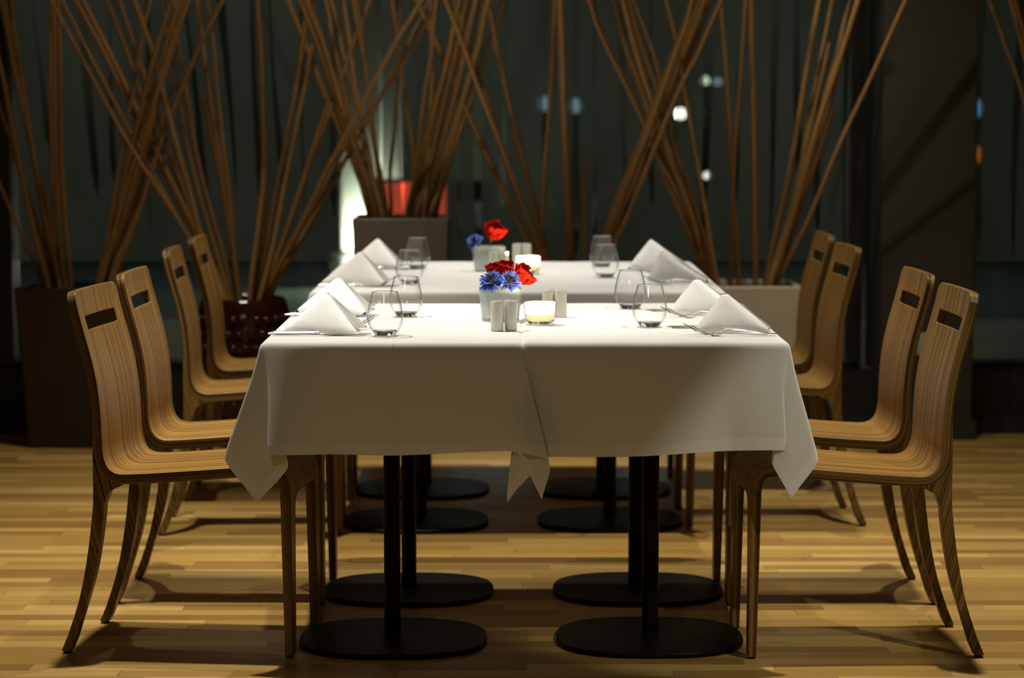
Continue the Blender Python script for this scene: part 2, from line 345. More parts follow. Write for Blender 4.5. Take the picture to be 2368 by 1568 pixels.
('C',0.009,0,[[-0.413,3.416,0.775],[-0.407,3.416,0.895],[-0.38,3.36,1.026],[-0.333,3.22,1.342],[-0.3,3.125,1.551],[-0.28,3.052,1.708],[-0.217,2.825,2.195]]),
('C',0.009,0,[[-0.342,3.367,0.777],[-0.34,3.367,0.897],[-0.326,3.404,1.092],[-0.316,3.445,1.309],[-0.313,3.482,1.51],[-0.319,3.523,1.729],[-0.34,3.647,2.392]]),
('E',0.011,0,[[0.151,3.409,0.509],[0.137,3.409,0.629],[0.005,3.447,0.905],[-0.237,3.52,1.433],[-0.383,3.56,1.73],[-0.688,3.645,2.349]]),
('E',0.012,0,[[0.163,3.427,0.507],[0.147,3.427,0.627],[0.03,3.447,0.854],[-0.144,3.479,1.225],[-0.312,3.511,1.594],[-0.373,3.523,1.729],[-0.635,3.573,2.305]]),
('E',0.013,0,[[0.17,3.485,0.503],[0.158,3.485,0.623],[0.063,3.508,0.868],[-0.082,3.546,1.275],[-0.196,3.579,1.63],[-0.231,3.589,1.732],[-0.463,3.653,2.413]]),
('E',0.01,0,[[0.177,3.334,0.514],[0.165,3.334,0.634],[0.086,3.27,0.83],[-0.036,3.165,1.146],[-0.12,3.087,1.373],[-0.223,2.993,1.643],[-0.433,2.8,2.196]]),
('E',0.011,0,[[0.187,3.459,0.505],[0.177,3.459,0.625],[0.115,3.44,0.821],[0.014,3.401,1.219],[-0.065,3.365,1.582],[-0.095,3.351,1.721],[-0.242,3.281,2.412]]),
('E',0.009,1,[[0.182,3.459,0.505],[0.174,3.459,0.625],[0.1,3.475,0.887],[0.028,3.491,1.14],[-0.019,3.505,1.359],[-0.077,3.519,1.578]]),
('E',0.01,0,[[0.112,3.336,0.514],[0.112,3.336,0.634],[0.114,3.328,0.844],[0.126,3.32,1.06],[0.143,3.309,1.332],[0.167,3.294,1.719],[0.209,3.268,2.383]]),
('E',0.018,0,[[0.231,3.405,0.509],[0.23,3.405,0.629],[0.221,3.338,0.843],[0.196,3.181,1.332],[0.177,3.055,1.709],[0.152,2.893,2.192]]),
('E',0.009,1,[[0.285,3.467,0.504],[0.285,3.467,0.624],[0.286,3.46,0.837],[0.287,3.451,1.139]]),
('E',0.013,0,[[0.279,3.428,0.507],[0.29,3.428,0.627],[0.369,3.358,0.842],[0.488,3.245,1.178],[0.583,3.155,1.439],[0.672,3.059,1.709],[0.822,2.896,2.169]]),
('E',0.013,0,[[0.291,3.478,0.504],[0.303,3.478,0.624],[0.391,3.479,0.836],[0.53,3.482,1.191],[0.649,3.484,1.51],[0.728,3.485,1.727],[0.941,3.489,2.309]]),
('E',0.013,0,[[0.305,3.486,0.503],[0.317,3.486,0.623],[0.405,3.462,0.837],[0.553,3.418,1.225],[0.677,3.379,1.557],[0.738,3.36,1.722],[0.986,3.282,2.383]]),
('E',0.012,0,[[0.314,3.388,0.51],[0.328,3.388,0.63],[0.422,3.415,0.839],[0.581,3.467,1.241],[0.702,3.506,1.544],[0.773,3.53,1.729],[0.942,3.586,2.167]]),
('E',0.01,0,[[0.323,3.313,0.516],[0.335,3.313,0.636],[0.439,3.236,0.898],[0.618,3.099,1.357],[0.699,3.045,1.533],[0.773,2.991,1.706],[0.967,2.848,2.163]]),
('E',0.012,0,[[0.296,3.373,0.511],[0.306,3.373,0.631],[0.362,3.317,0.794],[0.468,3.212,1.096],[0.557,3.118,1.357],[0.64,3.024,1.612],[0.665,2.989,1.706],[0.821,2.771,2.286]]),
('G',0.013,0,[[0.78,3.421,0.508],[0.769,3.421,0.628],[0.681,3.455,0.888],[0.583,3.487,1.14],[0.492,3.522,1.41],[0.437,3.543,1.578],[0.397,3.563,1.73],[0.211,3.654,2.44]]),
('G',0.013,0,[[0.787,3.411,0.508],[0.777,3.411,0.628],[0.69,3.339,0.893],[0.592,3.265,1.161],[0.503,3.196,1.407],[0.414,3.108,1.711],[0.202,2.898,2.436]]),
('G',0.011,0,[[0.806,3.491,0.503],[0.798,3.491,0.623],[0.712,3.442,0.922],[0.608,3.392,1.225],[0.495,3.336,1.556],[0.446,3.308,1.719],[0.272,3.209,2.296]]),
('G',0.009,0,[[0.78,3.366,0.512],[0.768,3.366,0.632],[0.625,3.439,1.007],[0.503,3.493,1.285],[0.367,3.55,1.579],[0.296,3.579,1.731],[-0.018,3.68,2.4]]),
('G',0.008,0,[[0.781,3.421,0.508],[0.768,3.421,0.628],[0.616,3.314,0.977],[0.475,3.213,1.301],[0.319,3.111,1.615],[0.287,3.08,1.71],[0.098,2.891,2.279]]),
('G',0.009,0,[[0.799,3.335,0.514],[0.794,3.335,0.634],[0.75,3.311,0.883],[0.665,3.268,1.332],[0.642,3.254,1.473],[0.584,3.23,1.716],[0.457,3.178,2.252]]),
('G',0.009,0,[[0.812,3.496,0.502],[0.803,3.496,0.622],[0.732,3.43,0.855],[0.64,3.357,1.109],[0.54,3.243,1.497],[0.459,3.177,1.714],[0.26,3.016,2.246]]),
('G',0.009,1,[[0.792,3.375,0.511],[0.781,3.375,0.631],[0.697,3.382,0.858],[0.584,3.389,1.092]]),
('G',0.009,0,[[0.859,3.439,0.506],[0.858,3.439,0.626],[0.85,3.356,0.842],[0.851,3.189,1.26],[0.863,3.002,1.706],[0.878,2.747,2.316]]),
('G',0.01,0,[[0.896,3.505,0.502],[0.893,3.505,0.622],[0.878,3.476,0.836],[0.84,3.414,1.275],[0.8,3.35,1.721],[0.761,3.288,2.155]]),
('G',0.012,0,[[0.946,3.389,0.51],[0.945,3.389,0.63],[0.94,3.345,0.843],[0.917,3.243,1.332],[0.899,3.161,1.713],[0.869,3.026,2.337]]),
('G',0.012,0,[[0.99,3.497,0.502],[0.996,3.497,0.622],[1.07,3.462,0.989],[1.123,3.429,1.332],[1.182,3.39,1.723],[1.25,3.346,2.169]]),
('G',0.01,0,[[0.992,3.424,0.507],[1.002,3.424,0.627],[1.084,3.472,0.875],[1.16,3.537,1.217],[1.263,3.634,1.734],[1.392,3.68,2.387]]),
('G',0.01,0,[[0.993,3.341,0.514],[1.003,3.341,0.634],[1.089,3.389,0.891],[1.169,3.441,1.175],[1.274,3.509,1.544],[1.322,3.542,1.73],[1.439,3.625,2.181]]),
('G',0.013,0,[[1.011,3.38,0.511],[1.018,3.38,0.631],[1.104,3.291,0.995],[1.188,3.206,1.332],[1.293,3.108,1.711],[1.417,2.991,2.162]]),
('G',0.011,0,[[1.033,3.491,0.503],[1.042,3.491,0.623],[1.132,3.511,0.936],[1.247,3.537,1.342],[1.325,3.556,1.629],[1.351,3.563,1.73],[1.484,3.595,2.231]]),
('G',0.009,1,[[1.033,3.475,0.504],[1.041,3.475,0.624],[1.097,3.406,0.84],[1.161,3.328,1.077],[1.227,3.251,1.309]]),
('G',0.008,1,[[1.003,3.366,0.512],[1.011,3.366,0.632],[1.052,3.342,0.793],[1.131,3.284,1.177],[1.202,3.225,1.553]]),
('G',0.009,0,[[1.026,3.4,0.509],[1.038,3.4,0.629],[1.127,3.333,0.843],[1.224,3.249,1.108],[1.333,3.158,1.385],[1.463,3.05,1.708],[1.742,2.819,2.396]]),
('H',0.008,0,[[2.213,3.4,0.509],[2.202,3.4,0.629],[1.944,3.266,1.365],[1.883,3.237,1.521],[1.799,3.2,1.715],[1.52,3.079,2.356]]),
('H',0.009,0,[[2.227,3.4,0.509],[2.218,3.4,0.629],[2.006,3.3,1.358],[1.953,3.279,1.514],[1.89,3.25,1.717],[1.75,3.186,2.172]]),
('H',0.01,0,[[2.244,3.4,0.509],[2.236,3.4,0.629],[2.048,3.338,1.309],[1.97,3.315,1.556],[1.919,3.3,1.719],[1.723,3.242,2.34]]),
('H',0.01,0,[[2.234,3.4,0.509],[2.226,3.4,0.629],[2.042,3.368,1.325],[1.971,3.357,1.573],[1.935,3.35,1.721],[1.825,3.329,2.175]])]
CLEAR_1 = [(-1.925,-1.877,1.151,0.014),(-1.811,-1.828,1.221,0.0123),(-1.723,-1.685,0.958,0.0158),(-1.615,-1.609,1.011,0.0123),(-1.469,-1.461,0.765,0.0088),(-1.32,-1.233,0.923,0.0123),(-1.163,-1.119,0.958,0.0158),(-1.04,-1.023,0.905,0.0105),(-0.974,-0.926,0.975,0.0158),(-0.848,-0.839,0.905,0.0105),(-0.725,-0.716,0.87,0.0105),(-0.536,-0.532,0.923,0.0123),(-0.454,-0.445,0.923,0.0105),(-0.322,-0.313,0.905,0.0105),(-0.217,-0.214,0.765,0.0105),(-0.13,-0.138,0.695,0.0158),(-0.025,-0.033,0.905,0.014),(0.137,0.13,0.765,0.0158),(0.259,0.252,0.695,0.0158),(0.34,0.329,0.765,0.014),(0.448,0.457,0.87,0.0123),(0.553,0.571,0.905,0.0088),(0.658,0.667,0.905,0.0088),(0.788,0.781,0.765,0.0158),(0.904,0.904,0.905,0.0105),(1.07,1.04,0.765,0.014),(1.145,1.166,0.905,0.0123),(1.245,1.236,0.8,0.0123),(1.342,1.35,0.695,0.0123)]
CLEAR_2 = [(1.893,1.888,0.765,0.0123),(2.042,2.033,0.695,0.014),(2.173,2.165,0.765,0.0123),(2.305,2.322,0.835,0.0123),(2.445,2.436,0.765,0.014)]
# ---------------------------------------------------------------- the room
def m_floor():
    t = NT('strip_parquet')
    tc = t.n('ShaderNodeTexCoord').outputs['Object']
    s = t.n('ShaderNodeSeparateXYZ', {0: tc})
    row = t.math('FLOOR', t.math('DIVIDE', s.outputs[1], 0.062))
    rr = t.n('ShaderNodeTexWhiteNoise', {'W': row}, noise_dimensions='1D').outputs['Value']
    xs = t.math('DIVIDE', t.math('ADD', s.outputs[0], t.math('MULTIPLY', rr, 5.3)), t.math('ADD', 0.42, t.math('MULTIPLY', rr, 0.25)))
    seg = t.math('FLOOR', xs)
    cell = t.n('ShaderNodeCombineXYZ', {'X': seg, 'Y': row, 'Z': 0.0}).outputs[0]
    rc = t.n('ShaderNodeTexWhiteNoise', {'Vector': cell}, noise_dimensions='3D').outputs['Value']
    gv = t.n('ShaderNodeMapping', {'Vector': tc, 'Scale': (3.0, 70.0, 1.0)}).outputs[0]
    gv = t.n('ShaderNodeVectorMath', {0: gv, 1: t.n('ShaderNodeVectorMath', {0: cell, 1: (7.3, 3.1, 0)}, operation='MULTIPLY').outputs[0]}, operation='ADD').outputs[0]
    g = t.n('ShaderNodeTexNoise', {'Vector': gv, 'Scale': 1.0, 'Detail': 5.0, 'Roughness': 0.6}).outputs[0]
    base = t.ramp(rc, [(0.0, (0.29, 0.160, 0.038)), (0.3, (0.42, 0.247, 0.058)), (0.65, (0.53, 0.325, 0.080)), (1.0, (0.66, 0.44, 0.135))])
    c = t.mix(t.ramp(g, [(0.3, (1, 1, 1)), (0.7, (0, 0, 0))]), base, t.mix(0.35, base, (0.25, 0.12, 0.04)))
    fy = t.math('FRACT', t.math('DIVIDE', s.outputs[1], 0.062)); fx = t.math('FRACT', xs)
    ly = t.math('LESS_THAN', fy, 0.022); lx = t.math('LESS_THAN', fx, 0.004)
    ln = t.math('MAXIMUM', ly, lx)
    c = t.mix(t.math('MULTIPLY', ln, 0.6), c, (0.10, 0.05, 0.018))
    ro = t.math('ADD', 0.34, t.math('MULTIPLY', g, 0.12))
    h = t.math('SUBTRACT', t.math('MULTIPLY', g, 0.3), ln)
    return t.surf(t.pbsdf(c, ro, h, 0.12, 0.001, **{'Specular IOR Level': 0.4}))
fl = box('floor', -4.5, 4.5, -7.0, 3.95, -0.06, 0.0, m_floor()); tag(fl, 'oak strip parquet floor', kind='structure')
M['ceil'] = plain('dark_ceiling', (0.20, 0.18, 0.15), 0.8)
ce = box('ceiling', -4.5, 4.5, -7.0, 3.95, 3.15, 3.22, M['ceil']); tag(ce, 'ceiling above the dining room', kind='structure')
M['dado'] = plain('dark_wall_paint', (0.020, 0.017, 0.012), 0.6, noise=0.15, nscale=8)
wb = box('wall_back', -4.5, 4.5, 3.70, 3.92, 0.0, 0.26, M['dado']); tag(wb, 'low dark wall under the windows', kind='structure')
bb = box('baseboard_back', -4.5, 4.5, 3.675, 3.70, 0.0, 0.07, M['dado']); tag(bb, 'dark baseboard along the window wall', kind='structure')
M['pillar'] = plain('dark_plaster', (0.034, 0.028, 0.017), 0.75, noise=0.12, nscale=5)
pl = box('wall_pillar', 1.452, 1.822, 3.505, 3.90, 0.0, 3.15, M['pillar'], bev=0.006); tag(pl, 'dark plastered pillar between the windows', kind='structure')
pb = box('baseboard_pillar', 1.437, 1.837, 3.488, 3.505, 0.0, 0.075, M['pillar'], bev=0.003); tag(pb, 'baseboard of the dark pillar', kind='structure')
sk = empty('wall_socket', (1.645, 3.505, 0.38), 0, 'pale socket plate low on the dark pillar behind the right chairs', 'socket')
M['socket'] = plain('socket_plastic', (0.42, 0.40, 0.34), 0.4)
bevel(link('cover_plate', box_me(-0.045, 0.045, -0.008, 0.0, -0.045, 0.045), M['socket'], sk), 0.003)
link('socket_face', lathe_me([(0.001, 0.004), (0.016, 0.004), (0.018, 0.010), (0.020, 0.010)], 24), M['socket'], sk).rotation_euler = (PI / 2, 0, 0)

def m_film():
    # frosted privacy film: part of the night scene shows through, the rest is scattered
    t = NT('frosted_film')
    tr = t.n('ShaderNodeBsdfTransparent', {'Color': (0.80, 0.83, 0.80, 1)}).outputs[0]
    tl = t.n('ShaderNodeBsdfTranslucent', {'Color': (0.66, 0.72, 0.66, 1)}).outputs[0]
    df = t.n('ShaderNodeBsdfDiffuse', {'Color': (0.11, 0.125, 0.115, 1)}).outputs[0]
    a = t.n('ShaderNodeMixShader', {0: 0.35, 1: tl, 2: df}).outputs[0]
    return t.surf(t.n('ShaderNodeMixShader', {0: 0.70, 1: tr, 2: a}).outputs[0])
M['film'] = m_film()
M['pane'] = m_thin_glass('window_glass', (0.93, 0.96, 0.95), (0.6, 0.7, 0.66), 0.45)
M['frame'] = plain('black_window_frame', (0.010, 0.010, 0.009), 0.45, noise=0.1)

def film_me(xa, xb, z0, z1, clears, y):
    zs = list(np.linspace(z0, z1, 40))
    rows = []
    for z in zs:
        xsr = [xa]
        for (xt, xbm, zb, hw) in clears:
            t = (z - zb) / (1.74 - zb)
            xc = xbm + (xt - xbm) * t + 0.006 * math.sin(z * 5 + xt * 9)
            w = hw * (0.75 + 0.45 * math.sin(z * 3.1 + xt * 20)) if t > 0 else 0.0
            w *= min(1.0, max(0.0, (z - zb) / 0.06))
            w = max(w, 0.0004) * 1.0
            xsr += [xc - w, xc + w]
        rows.append(xsr + [xb])
    v = []; f = []
    n = len(rows[0])
    for z, r in zip(zs, rows): v += [(x, y, z) for x in r]
    for i in range(len(zs) - 1):
        for j in range(n - 1):
            if j % 2 == 1:
                k = (j - 1) // 2
                if zs[i + 1] > clears[k][2] + 0.001 and zs[i] >= clears[k][2] - 0.03: continue
            f.append((i * n + j, i * n + j + 1, (i + 1) * n + j + 1, (i + 1) * n + j))
    return mesh(v, f)
def window(name, x0, x1, clears, label, mull):
    w = empty(name, ((x0 + x1) / 2, 3.8, 0.26), 0, label, None, None, 'structure')
    def ch(n, me, m):
        o = link(n, me, m, w, smooth=0); o.matrix_parent_inverse = Matrix.Translation((-(x0 + x1) / 2, -3.8, -0.26)); return o
    bars = [box_me(x0, x1, 3.74, 3.86, 0.26, 0.285), box_me(x0, x1, 3.74, 3.86, 2.70, 2.78)]
    for a, b in mull: bars.append(box_me(a, b, 3.72, 3.88, 0.285, 2.70))
    ch('window_frame', joined(bars), M['frame'])
    ch('window_pane', box_me(x0, x1, 3.800, 3.806, 0.285, 2.70), M['pane'])
    ch('frosted_film', film_me(x0 + 0.02, x1 - 0.02, 0.69, 2.70, clears, 3.795), M['film'])
    return w
window('window_1', -2.10, 1.41, CLEAR_1, 'large dark window behind the bamboo sticks', [(-2.10, -2.015), (1.365, 1.41)])
window('window_2', 1.83, 3.40, CLEAR_2, 'dark window right of the pillar', [(1.83, 1.862), (3.32, 3.40)])
window('window_3', -4.40, -2.10, [(-3.0, -3.02, 0.9, 0.014), (-2.6, -2.55, 0.9, 0.014)], 'dark window at the far left', [(-4.4, -4.32)])
lin = box('wall_lintel', -4.5, 4.5, 3.72, 3.90, 2.78, 3.15, M['dado']); tag(lin, 'dark wall above the windows', kind='structure')

# ---------------------------------------------------------------- outside, at night
M['paving'] = plain('pale_paving', (0.42, 0.48, 0.42), 0.8, noise=0.3, nscale=1.5)
M['road'] = plain('wet_asphalt', (0.13, 0.18, 0.185), 0.6, noise=0.3, nscale=2)
M['facade'] = plain('grey_green_render', (0.16, 0.17, 0.13), 0.85, noise=0.2, nscale=0.8)
o = box('ground', -14, 14, 3.95, 8.9, -0.10, 0.0, M['paving']); tag(o, 'pale paving outside the window', kind='structure')
o = box('ground_road', -18, 18, 8.9, 15.0, -0.16, -0.04, M['road']); tag(o, 'dark road outside the window', kind='structure')
o = box('wall_facade', -18, 18, 15.0, 15.5, -0.1, 8.0, M['facade']); tag(o, 'dim facade across the road', kind='structure')
M['pale'] = plain('pale_column_render', (0.75, 0.76, 0.66), 0.8, noise=0.05)
cl = empty('lit_column', (-1.06, 12.4, -0.04), 0, 'bright white column lit from below outside behind the sticks', 'column')
bevel(link('shaft', box_me(-0.23, 0.23, -0.22, 0.22, 0.0, 5.0), M['pale'], cl), 0.03)
bevel(link('plinth', box_me(-0.32, 0.32, -0.28, 0.28, 0.0, 0.25), M['pale'], cl), 0.02)
spot('column_uplight', (-1.07, 11.95, 0.12), (-1.06, 12.18, 0.27), 420, 104, 1.0, 0.05, (0.95, 1.0, 0.82))
spot('facade_uplight', (0.1, 13.6, 0.1), (-0.2, 15.0, 1.8), 22, 100, 1.0, 0.1, (0.9, 1.0, 0.76))
spot('facade_uplight', (-5.0, 13.6, 0.1), (-5.0, 15.0, 1.8), 1.5, 110, 1.0, 0.1, (0.8, 1.0, 0.9))
spot('facade_uplight', (4.6, 13.6, 0.1), (4.6, 15.0, 1.8), 2.0, 110, 1.0, 0.1, (0.85, 1.0, 0.85))
rl = empty('red_glow_box', (-0.55, 10.6, -0.04), 0, 'red glow outside behind the grey planter, shown by an invented box', 'lamp')  # invented glowing box, stands in for a red glow like car tail lights
M['dark_red'] = plain('dark_red_paint', (0.22, 0.07, 0.08), 0.5)
M['red_glow'] = m_emit('red_glow', (1.0, 0.09, 0.035), 1.5)
bevel(link('body', box_me(-0.42, 0.42, -0.2, 0.2, 0.0, 0.86), M['dark_red'], rl), 0.03)
bevel(link('glow_panel', box_me(-0.40, 0.10, -0.215, -0.195, 0.60, 0.84), M['red_glow'], rl), 0.005)
# small lamps across the road
M['pole'] = plain('dark_pole', (0.01, 0.01, 0.01), 0.5)
for x, z, r, c, e, lab in [
        (1.388, 1.253, 0.045, (1.0, 0.84, 0.76), 9.0, 'brightest small white lamp across the road'),
        (1.588, 1.524, 0.035, (0.80, 0.9, 0.7), 0.8, 'dim greenish lamp across the road, left one of the upper pair'),
        (1.692, 1.514, 0.035, (0.6, 0.75, 1.0), 0.9, 'dim bluish lamp across the road, right one of the upper pair'),
        (0.265, 1.335, 0.06, (0.45, 0.68, 0.85), 0.25, 'pale blue lamp across the road left of the thick upright stick'),
        (0.522, 1.317, 0.06, (0.45, 0.68, 0.85), 0.25, 'pale blue lamp across the road right of the thick upright stick'),
        (1.603, 0.745, 0.03, (1, 0.95, 0.92), 1.5, 'low white lamp across the road between the right sticks'),
        (3.80, 1.30, 0.08, (0.15, 0.42, 0.85), 0.4, 'blue lamp outside right of the dark pillar'),
        (3.80, 0.92, 0.08, (0.8, 0.25, 0.04), 0.25, 'orange lamp outside right of the dark pillar')]:
    lp = empty('street_lamp', (x, 14.0, -0.04), 0, lab, 'lamp', 'small lamps across the road')
    link('pole', tube_me([(0, 0, 0), (0, 0, z - r + 0.05)], 0.02, 10), M['pole'], lp)
    link('globe', lathe_me([(0.001, z + 0.04 - r)] + [(r * math.sin(k * PI / 12), z + 0.04 - r * math.cos(k * PI / 12)) for k in range(1, 12)] + [(0.001, z + 0.04 + r)], 20), m_emit('globe_glow', c, e), lp)
# ---------------------------------------------------------------- planters and bamboo sticks
M['soil'] = plain('dark_soil', (0.020, 0.014, 0.009), 0.9, noise=0.4, nscale=40)
def box_pot_me(wt, wb, h, dt, db, wall=0.02, dip=0.05):
    def ring(w, d, z): return [(-w / 2, -d / 2, z), (w / 2, -d / 2, z), (w / 2, d / 2, z), (-w / 2, d / 2, z)]
    v = ring(wb, db, 0) + ring(wt, dt, h) + ring(wt - 2 * wall, dt - 2 * wall, h) + ring(wt - 2 * wall - 0.01, dt - 2 * wall - 0.01, h - dip - 0.03)
    f = [(3, 2, 1, 0)]
    for a in (0, 4, 8):
        for k in range(4):
            k2 = (k + 1) % 4; f.append((a + k, a + k2, a + 4 + k2, a + 4 + k))
    f.append((12, 13, 14, 15))
    return mesh(v, f)
def box_planter(x, y, wt, wb, h, m, label, dt=None, db=None):
    p = empty('planter', (x, y, 0), 0, label, 'planter')
    dt = dt or wt; db = db or wb
    bevel(link('pot', box_pot_me(wt, wb, h, dt, db), m, p), 0.008)
    a, b = wt / 2 - 0.024, dt / 2 - 0.024
    link('soil', box_me(-a, a, -b, b, h - 0.075, h - 0.05), M['soil'], p)
    return p
M['pot_dark'] = plain('dark_brown_glaze', (0.016, 0.009, 0.004), 0.4, noise=0.4, nscale=6)
M['pot_grey'] = plain('grey_cement', (0.17, 0.15, 0.115), 0.55, noise=0.15, nscale=12, bstr=0.1)
M['pot_taupe'] = plain('taupe_cement', (0.50, 0.44, 0.33), 0.6, noise=0.10, nscale=12, bstr=0.1)
def m_maroon():
    t = NT('maroon_bumpy_glaze')
    tc = t.n('ShaderNodeTexCoord').outputs['Object']
    nz = t.n('ShaderNodeTexNoise', {'Vector': tc, 'Scale': 20.0, 'Detail': 2.0}).outputs[0]
    c = t.mix(nz, (0.012, 0.002, 0.002), (0.040, 0.006, 0.005))
    return t.surf(t.pbsdf(c, 0.10, nz, 0.5, 0.008))
M['pot_maroon'] = m_maroon()
box_planter(-1.715, 3.40, 0.38, 0.30, 0.625, M['pot_dark'], 'tall dark brown tapered planter at the far left')
box_planter(-0.427, 3.42, 0.37, 0.30, 0.89, M['pot_grey'], 'tall grey planter standing behind the far table ends')
box_planter(0.22, 3.40, 0.34, 0.28, 0.62, M['pot_grey'], 'grey planter hidden behind the far tables with crossing sticks')
box_planter(0.910, 3.42, 0.410, 0.345, 0.63, M['pot_taupe'], 'pale taupe planter behind the right napkins')
box_planter(2.24, 3.42, 0.38, 0.32, 0.63, M['pot_taupe'], 'taupe planter at the right beyond the pillar')
# round pot covered with rounded knobs
rp = empty('planter', (-1.045, 3.40, 0), 0, 'round maroon glazed planter with a knobbly surface behind the left chairs', 'planter')
prof = [(0.13, 0.0), (0.165, 0.08), (0.185, 0.18), (0.19, 0.30), (0.188, 0.42), (0.178, 0.52), (0.165, 0.565), (0.155, 0.575), (0.148, 0.565), (0.145, 0.48)]
pm = lathe_me(prof, 48, cap0=True, cap1=True)
kn = [pm]
for i in range(9):
    z = 0.06 + i * 0.055
    r = np.interp(z, [q[1] for q in prof[:7]], [q[0] for q in prof[:7]])
    for k in range(26):
        a = 2 * PI * (k + 0.5 * (i % 2)) / 26
        bm = bmesh.new(); bmesh.ops.create_icosphere(bm, subdivisions=1, radius=0.019)
        bmesh.ops.translate(bm, verts=bm.verts, vec=(r * math.cos(a), r * math.sin(a), z))
        mm = bpy.data.meshes.new('k'); bm.to_mesh(mm); bm.free(); kn.append(mm)
link('pot', joined(kn), M['pot_maroon'], rp, 60)
link('soil', lathe_me([(0.001, 0.525), (0.146, 0.525)], 32), M['soil'], rp)
# glass pebbles on the soil of the pale planter
pg = empty('pebble_bed', (0.905, 3.42, 0.58), 0, 'clear glass pebbles lying on the soil of the pale taupe planter', 'pebbles', None, 'stuff')
pbm = []
for k in range(60):
    bm = bmesh.new(); bmesh.ops.create_icosphere(bm, subdivisions=2, radius=random.uniform(0.012, 0.02))
    bmesh.ops.scale(bm, verts=bm.verts, vec=(1, 1, 0.7))
    bmesh.ops.translate(bm, verts=bm.verts, vec=(random.uniform(-0.15, 0.15), random.uniform(-0.15, 0.15), 0.012 + 0.012 * random.random()))
    mm = bpy.data.meshes.new('k'); bm.to_mesh(mm); bm.free(); pbm.append(mm)
M['pebble'] = plain('shiny_pebble', (0.25, 0.24, 0.22), 0.06)
link('pebbles', joined(pbm), M['pebble'], pg)['kind'] = 'stuff'

def m_bamboo():
    t = NT('dry_bamboo')
    tc = t.n('ShaderNodeTexCoord').outputs['Object']
    rnd = t.n('ShaderNodeObjectInfo').outputs['Random']
    mp = t.n('ShaderNodeMapping', {'Vector': tc, 'Scale': (40, 40, 3)}).outputs[0]
    nz = t.n('ShaderNodeTexNoise', {'Vector': mp, 'Scale': 1.0, 'Detail': 3.0}).outputs[0]
    c = t.mix(nz, (0.25, 0.130, 0.036), (0.40, 0.220, 0.068))
    c = t.mix(t.math('MULTIPLY', rnd, 0.5), c, (0.15, 0.080, 0.025))
    return t.surf(t.pbsdf(c, 0.5, nz, 0.1, 0.002))
M['bamboo'] = m_bamboo()
WHERE = dict(A='standing in the dark brown planter at the far left', B='fanning out of the round maroon planter', C='standing in the tall grey planter',
             E='rising behind the far tables at the centre', G='standing in the pale taupe planter at the right', H='leaning in from the right edge beyond the pillar')
GRP = dict(A='sticks in the dark brown planter', B='sticks in the round maroon planter', C='sticks in the tall grey planter', E='sticks in the hidden planter', G='sticks in the taupe planter', H='sticks beyond the pillar')
SPECIAL = {('E', 7): 'thickest upright bamboo stick rising behind the far tables', ('E', 8): 'short upright bamboo stick with its tip in view behind the far tables',
           ('E', 6): 'thin wavy upright bamboo stick just left of the thickest one', ('G', 18): 'long thin bamboo stick leaning across the pillar from the taupe planter',
           ('G', 16): 'short bamboo stick with a cut tip, rightmost short one in the taupe planter', ('G', 10): 'upright bamboo stick in the middle of the taupe planter',
           ('A', 0): 'leftmost low-leaning thin stick of the dark brown planter', ('A', 13): 'short stick with a cut tip among those leaning right from the dark brown planter'}
cnt = {}
for key, r, end, pts in STICKS:
    i = cnt.get(key, 0); cnt[key] = i + 1
    P = smooth_path(pts, 4)
    b = np.array(P[0])
    Q = []
    n = len(P)
    for q, p in enumerate(P):
        w = 0.0022 * math.sin(q * 0.9 + i) if 2 < q < n - 2 else 0.0
        Q.append((p[0] - b[0] + w, p[1] - b[1] + w * 0.5, p[2] - b[2]))
    rad = [r * (1.05 - 0.25 * q / n) for q in range(n)]
    o = link('bamboo_stick', tube_me(Q, rad, 8), M['bamboo'], None, 50, tuple(b))
    lean = pts[-2][0] - pts[1][0]
    how = 'leaning left, ' if lean < -0.12 else ('leaning right, ' if lean > 0.12 else 'nearly upright, ')
    side = 'left-leaning' if lean < -0.12 else ('right-leaning' if lean > 0.12 else 'upright')
    if (key, i) in SPECIAL: tag(o, SPECIAL[(key, i)], 'stick', GRP[key])
    else:
        thick = 'slim' if r < 0.0105 else 'stout'
        tag(o, '%s %s dry bamboo stick %s' % (thick, side, WHERE[key]), 'stick', '%s %s %s' % (thick, side, GRP[key]))

# ---------------------------------------------------------------- chairs
HW = 0.187                                        # half the width of the shell
SHELL = [(0.035, 0.878), (0.043, 0.833), (0.059, 0.773), (0.072, 0.725), (0.083, 0.676), (0.0905, 0.626), (0.095, 0.566), (0.0965, 0.515),
         (0.0985, 0.488), (0.105, 0.464), (0.118, 0.448), (0.140, 0.441), (0.180, 0.442), (0.227, 0.445), (0.330, 0.453), (0.421, 0.461), (0.485, 0.466)]
FRONT = [(0.512, 0.464), (0.533, 0.454), (0.546, 0.436), (0.551, 0.415), (0.553, 0.402)]
def off_curve(P, t):
    # offset to the right-hand side (back / underside) of a front-surface curve
    out = []
    for i, p in enumerate(P):
        a = P[max(i - 1, 0)]; b = P[min(i + 1, len(P) - 1)]
        d = Vector((b[0] - a[0], b[1] - a[1])).normalized()
        n = Vector((d.y, -d.x))
        tt = t[i] if isinstance(t, (list, tuple)) else t
        out.append((p[0] + n.x * tt, p[1] + n.y * tt))
    return out
CX = 0.27
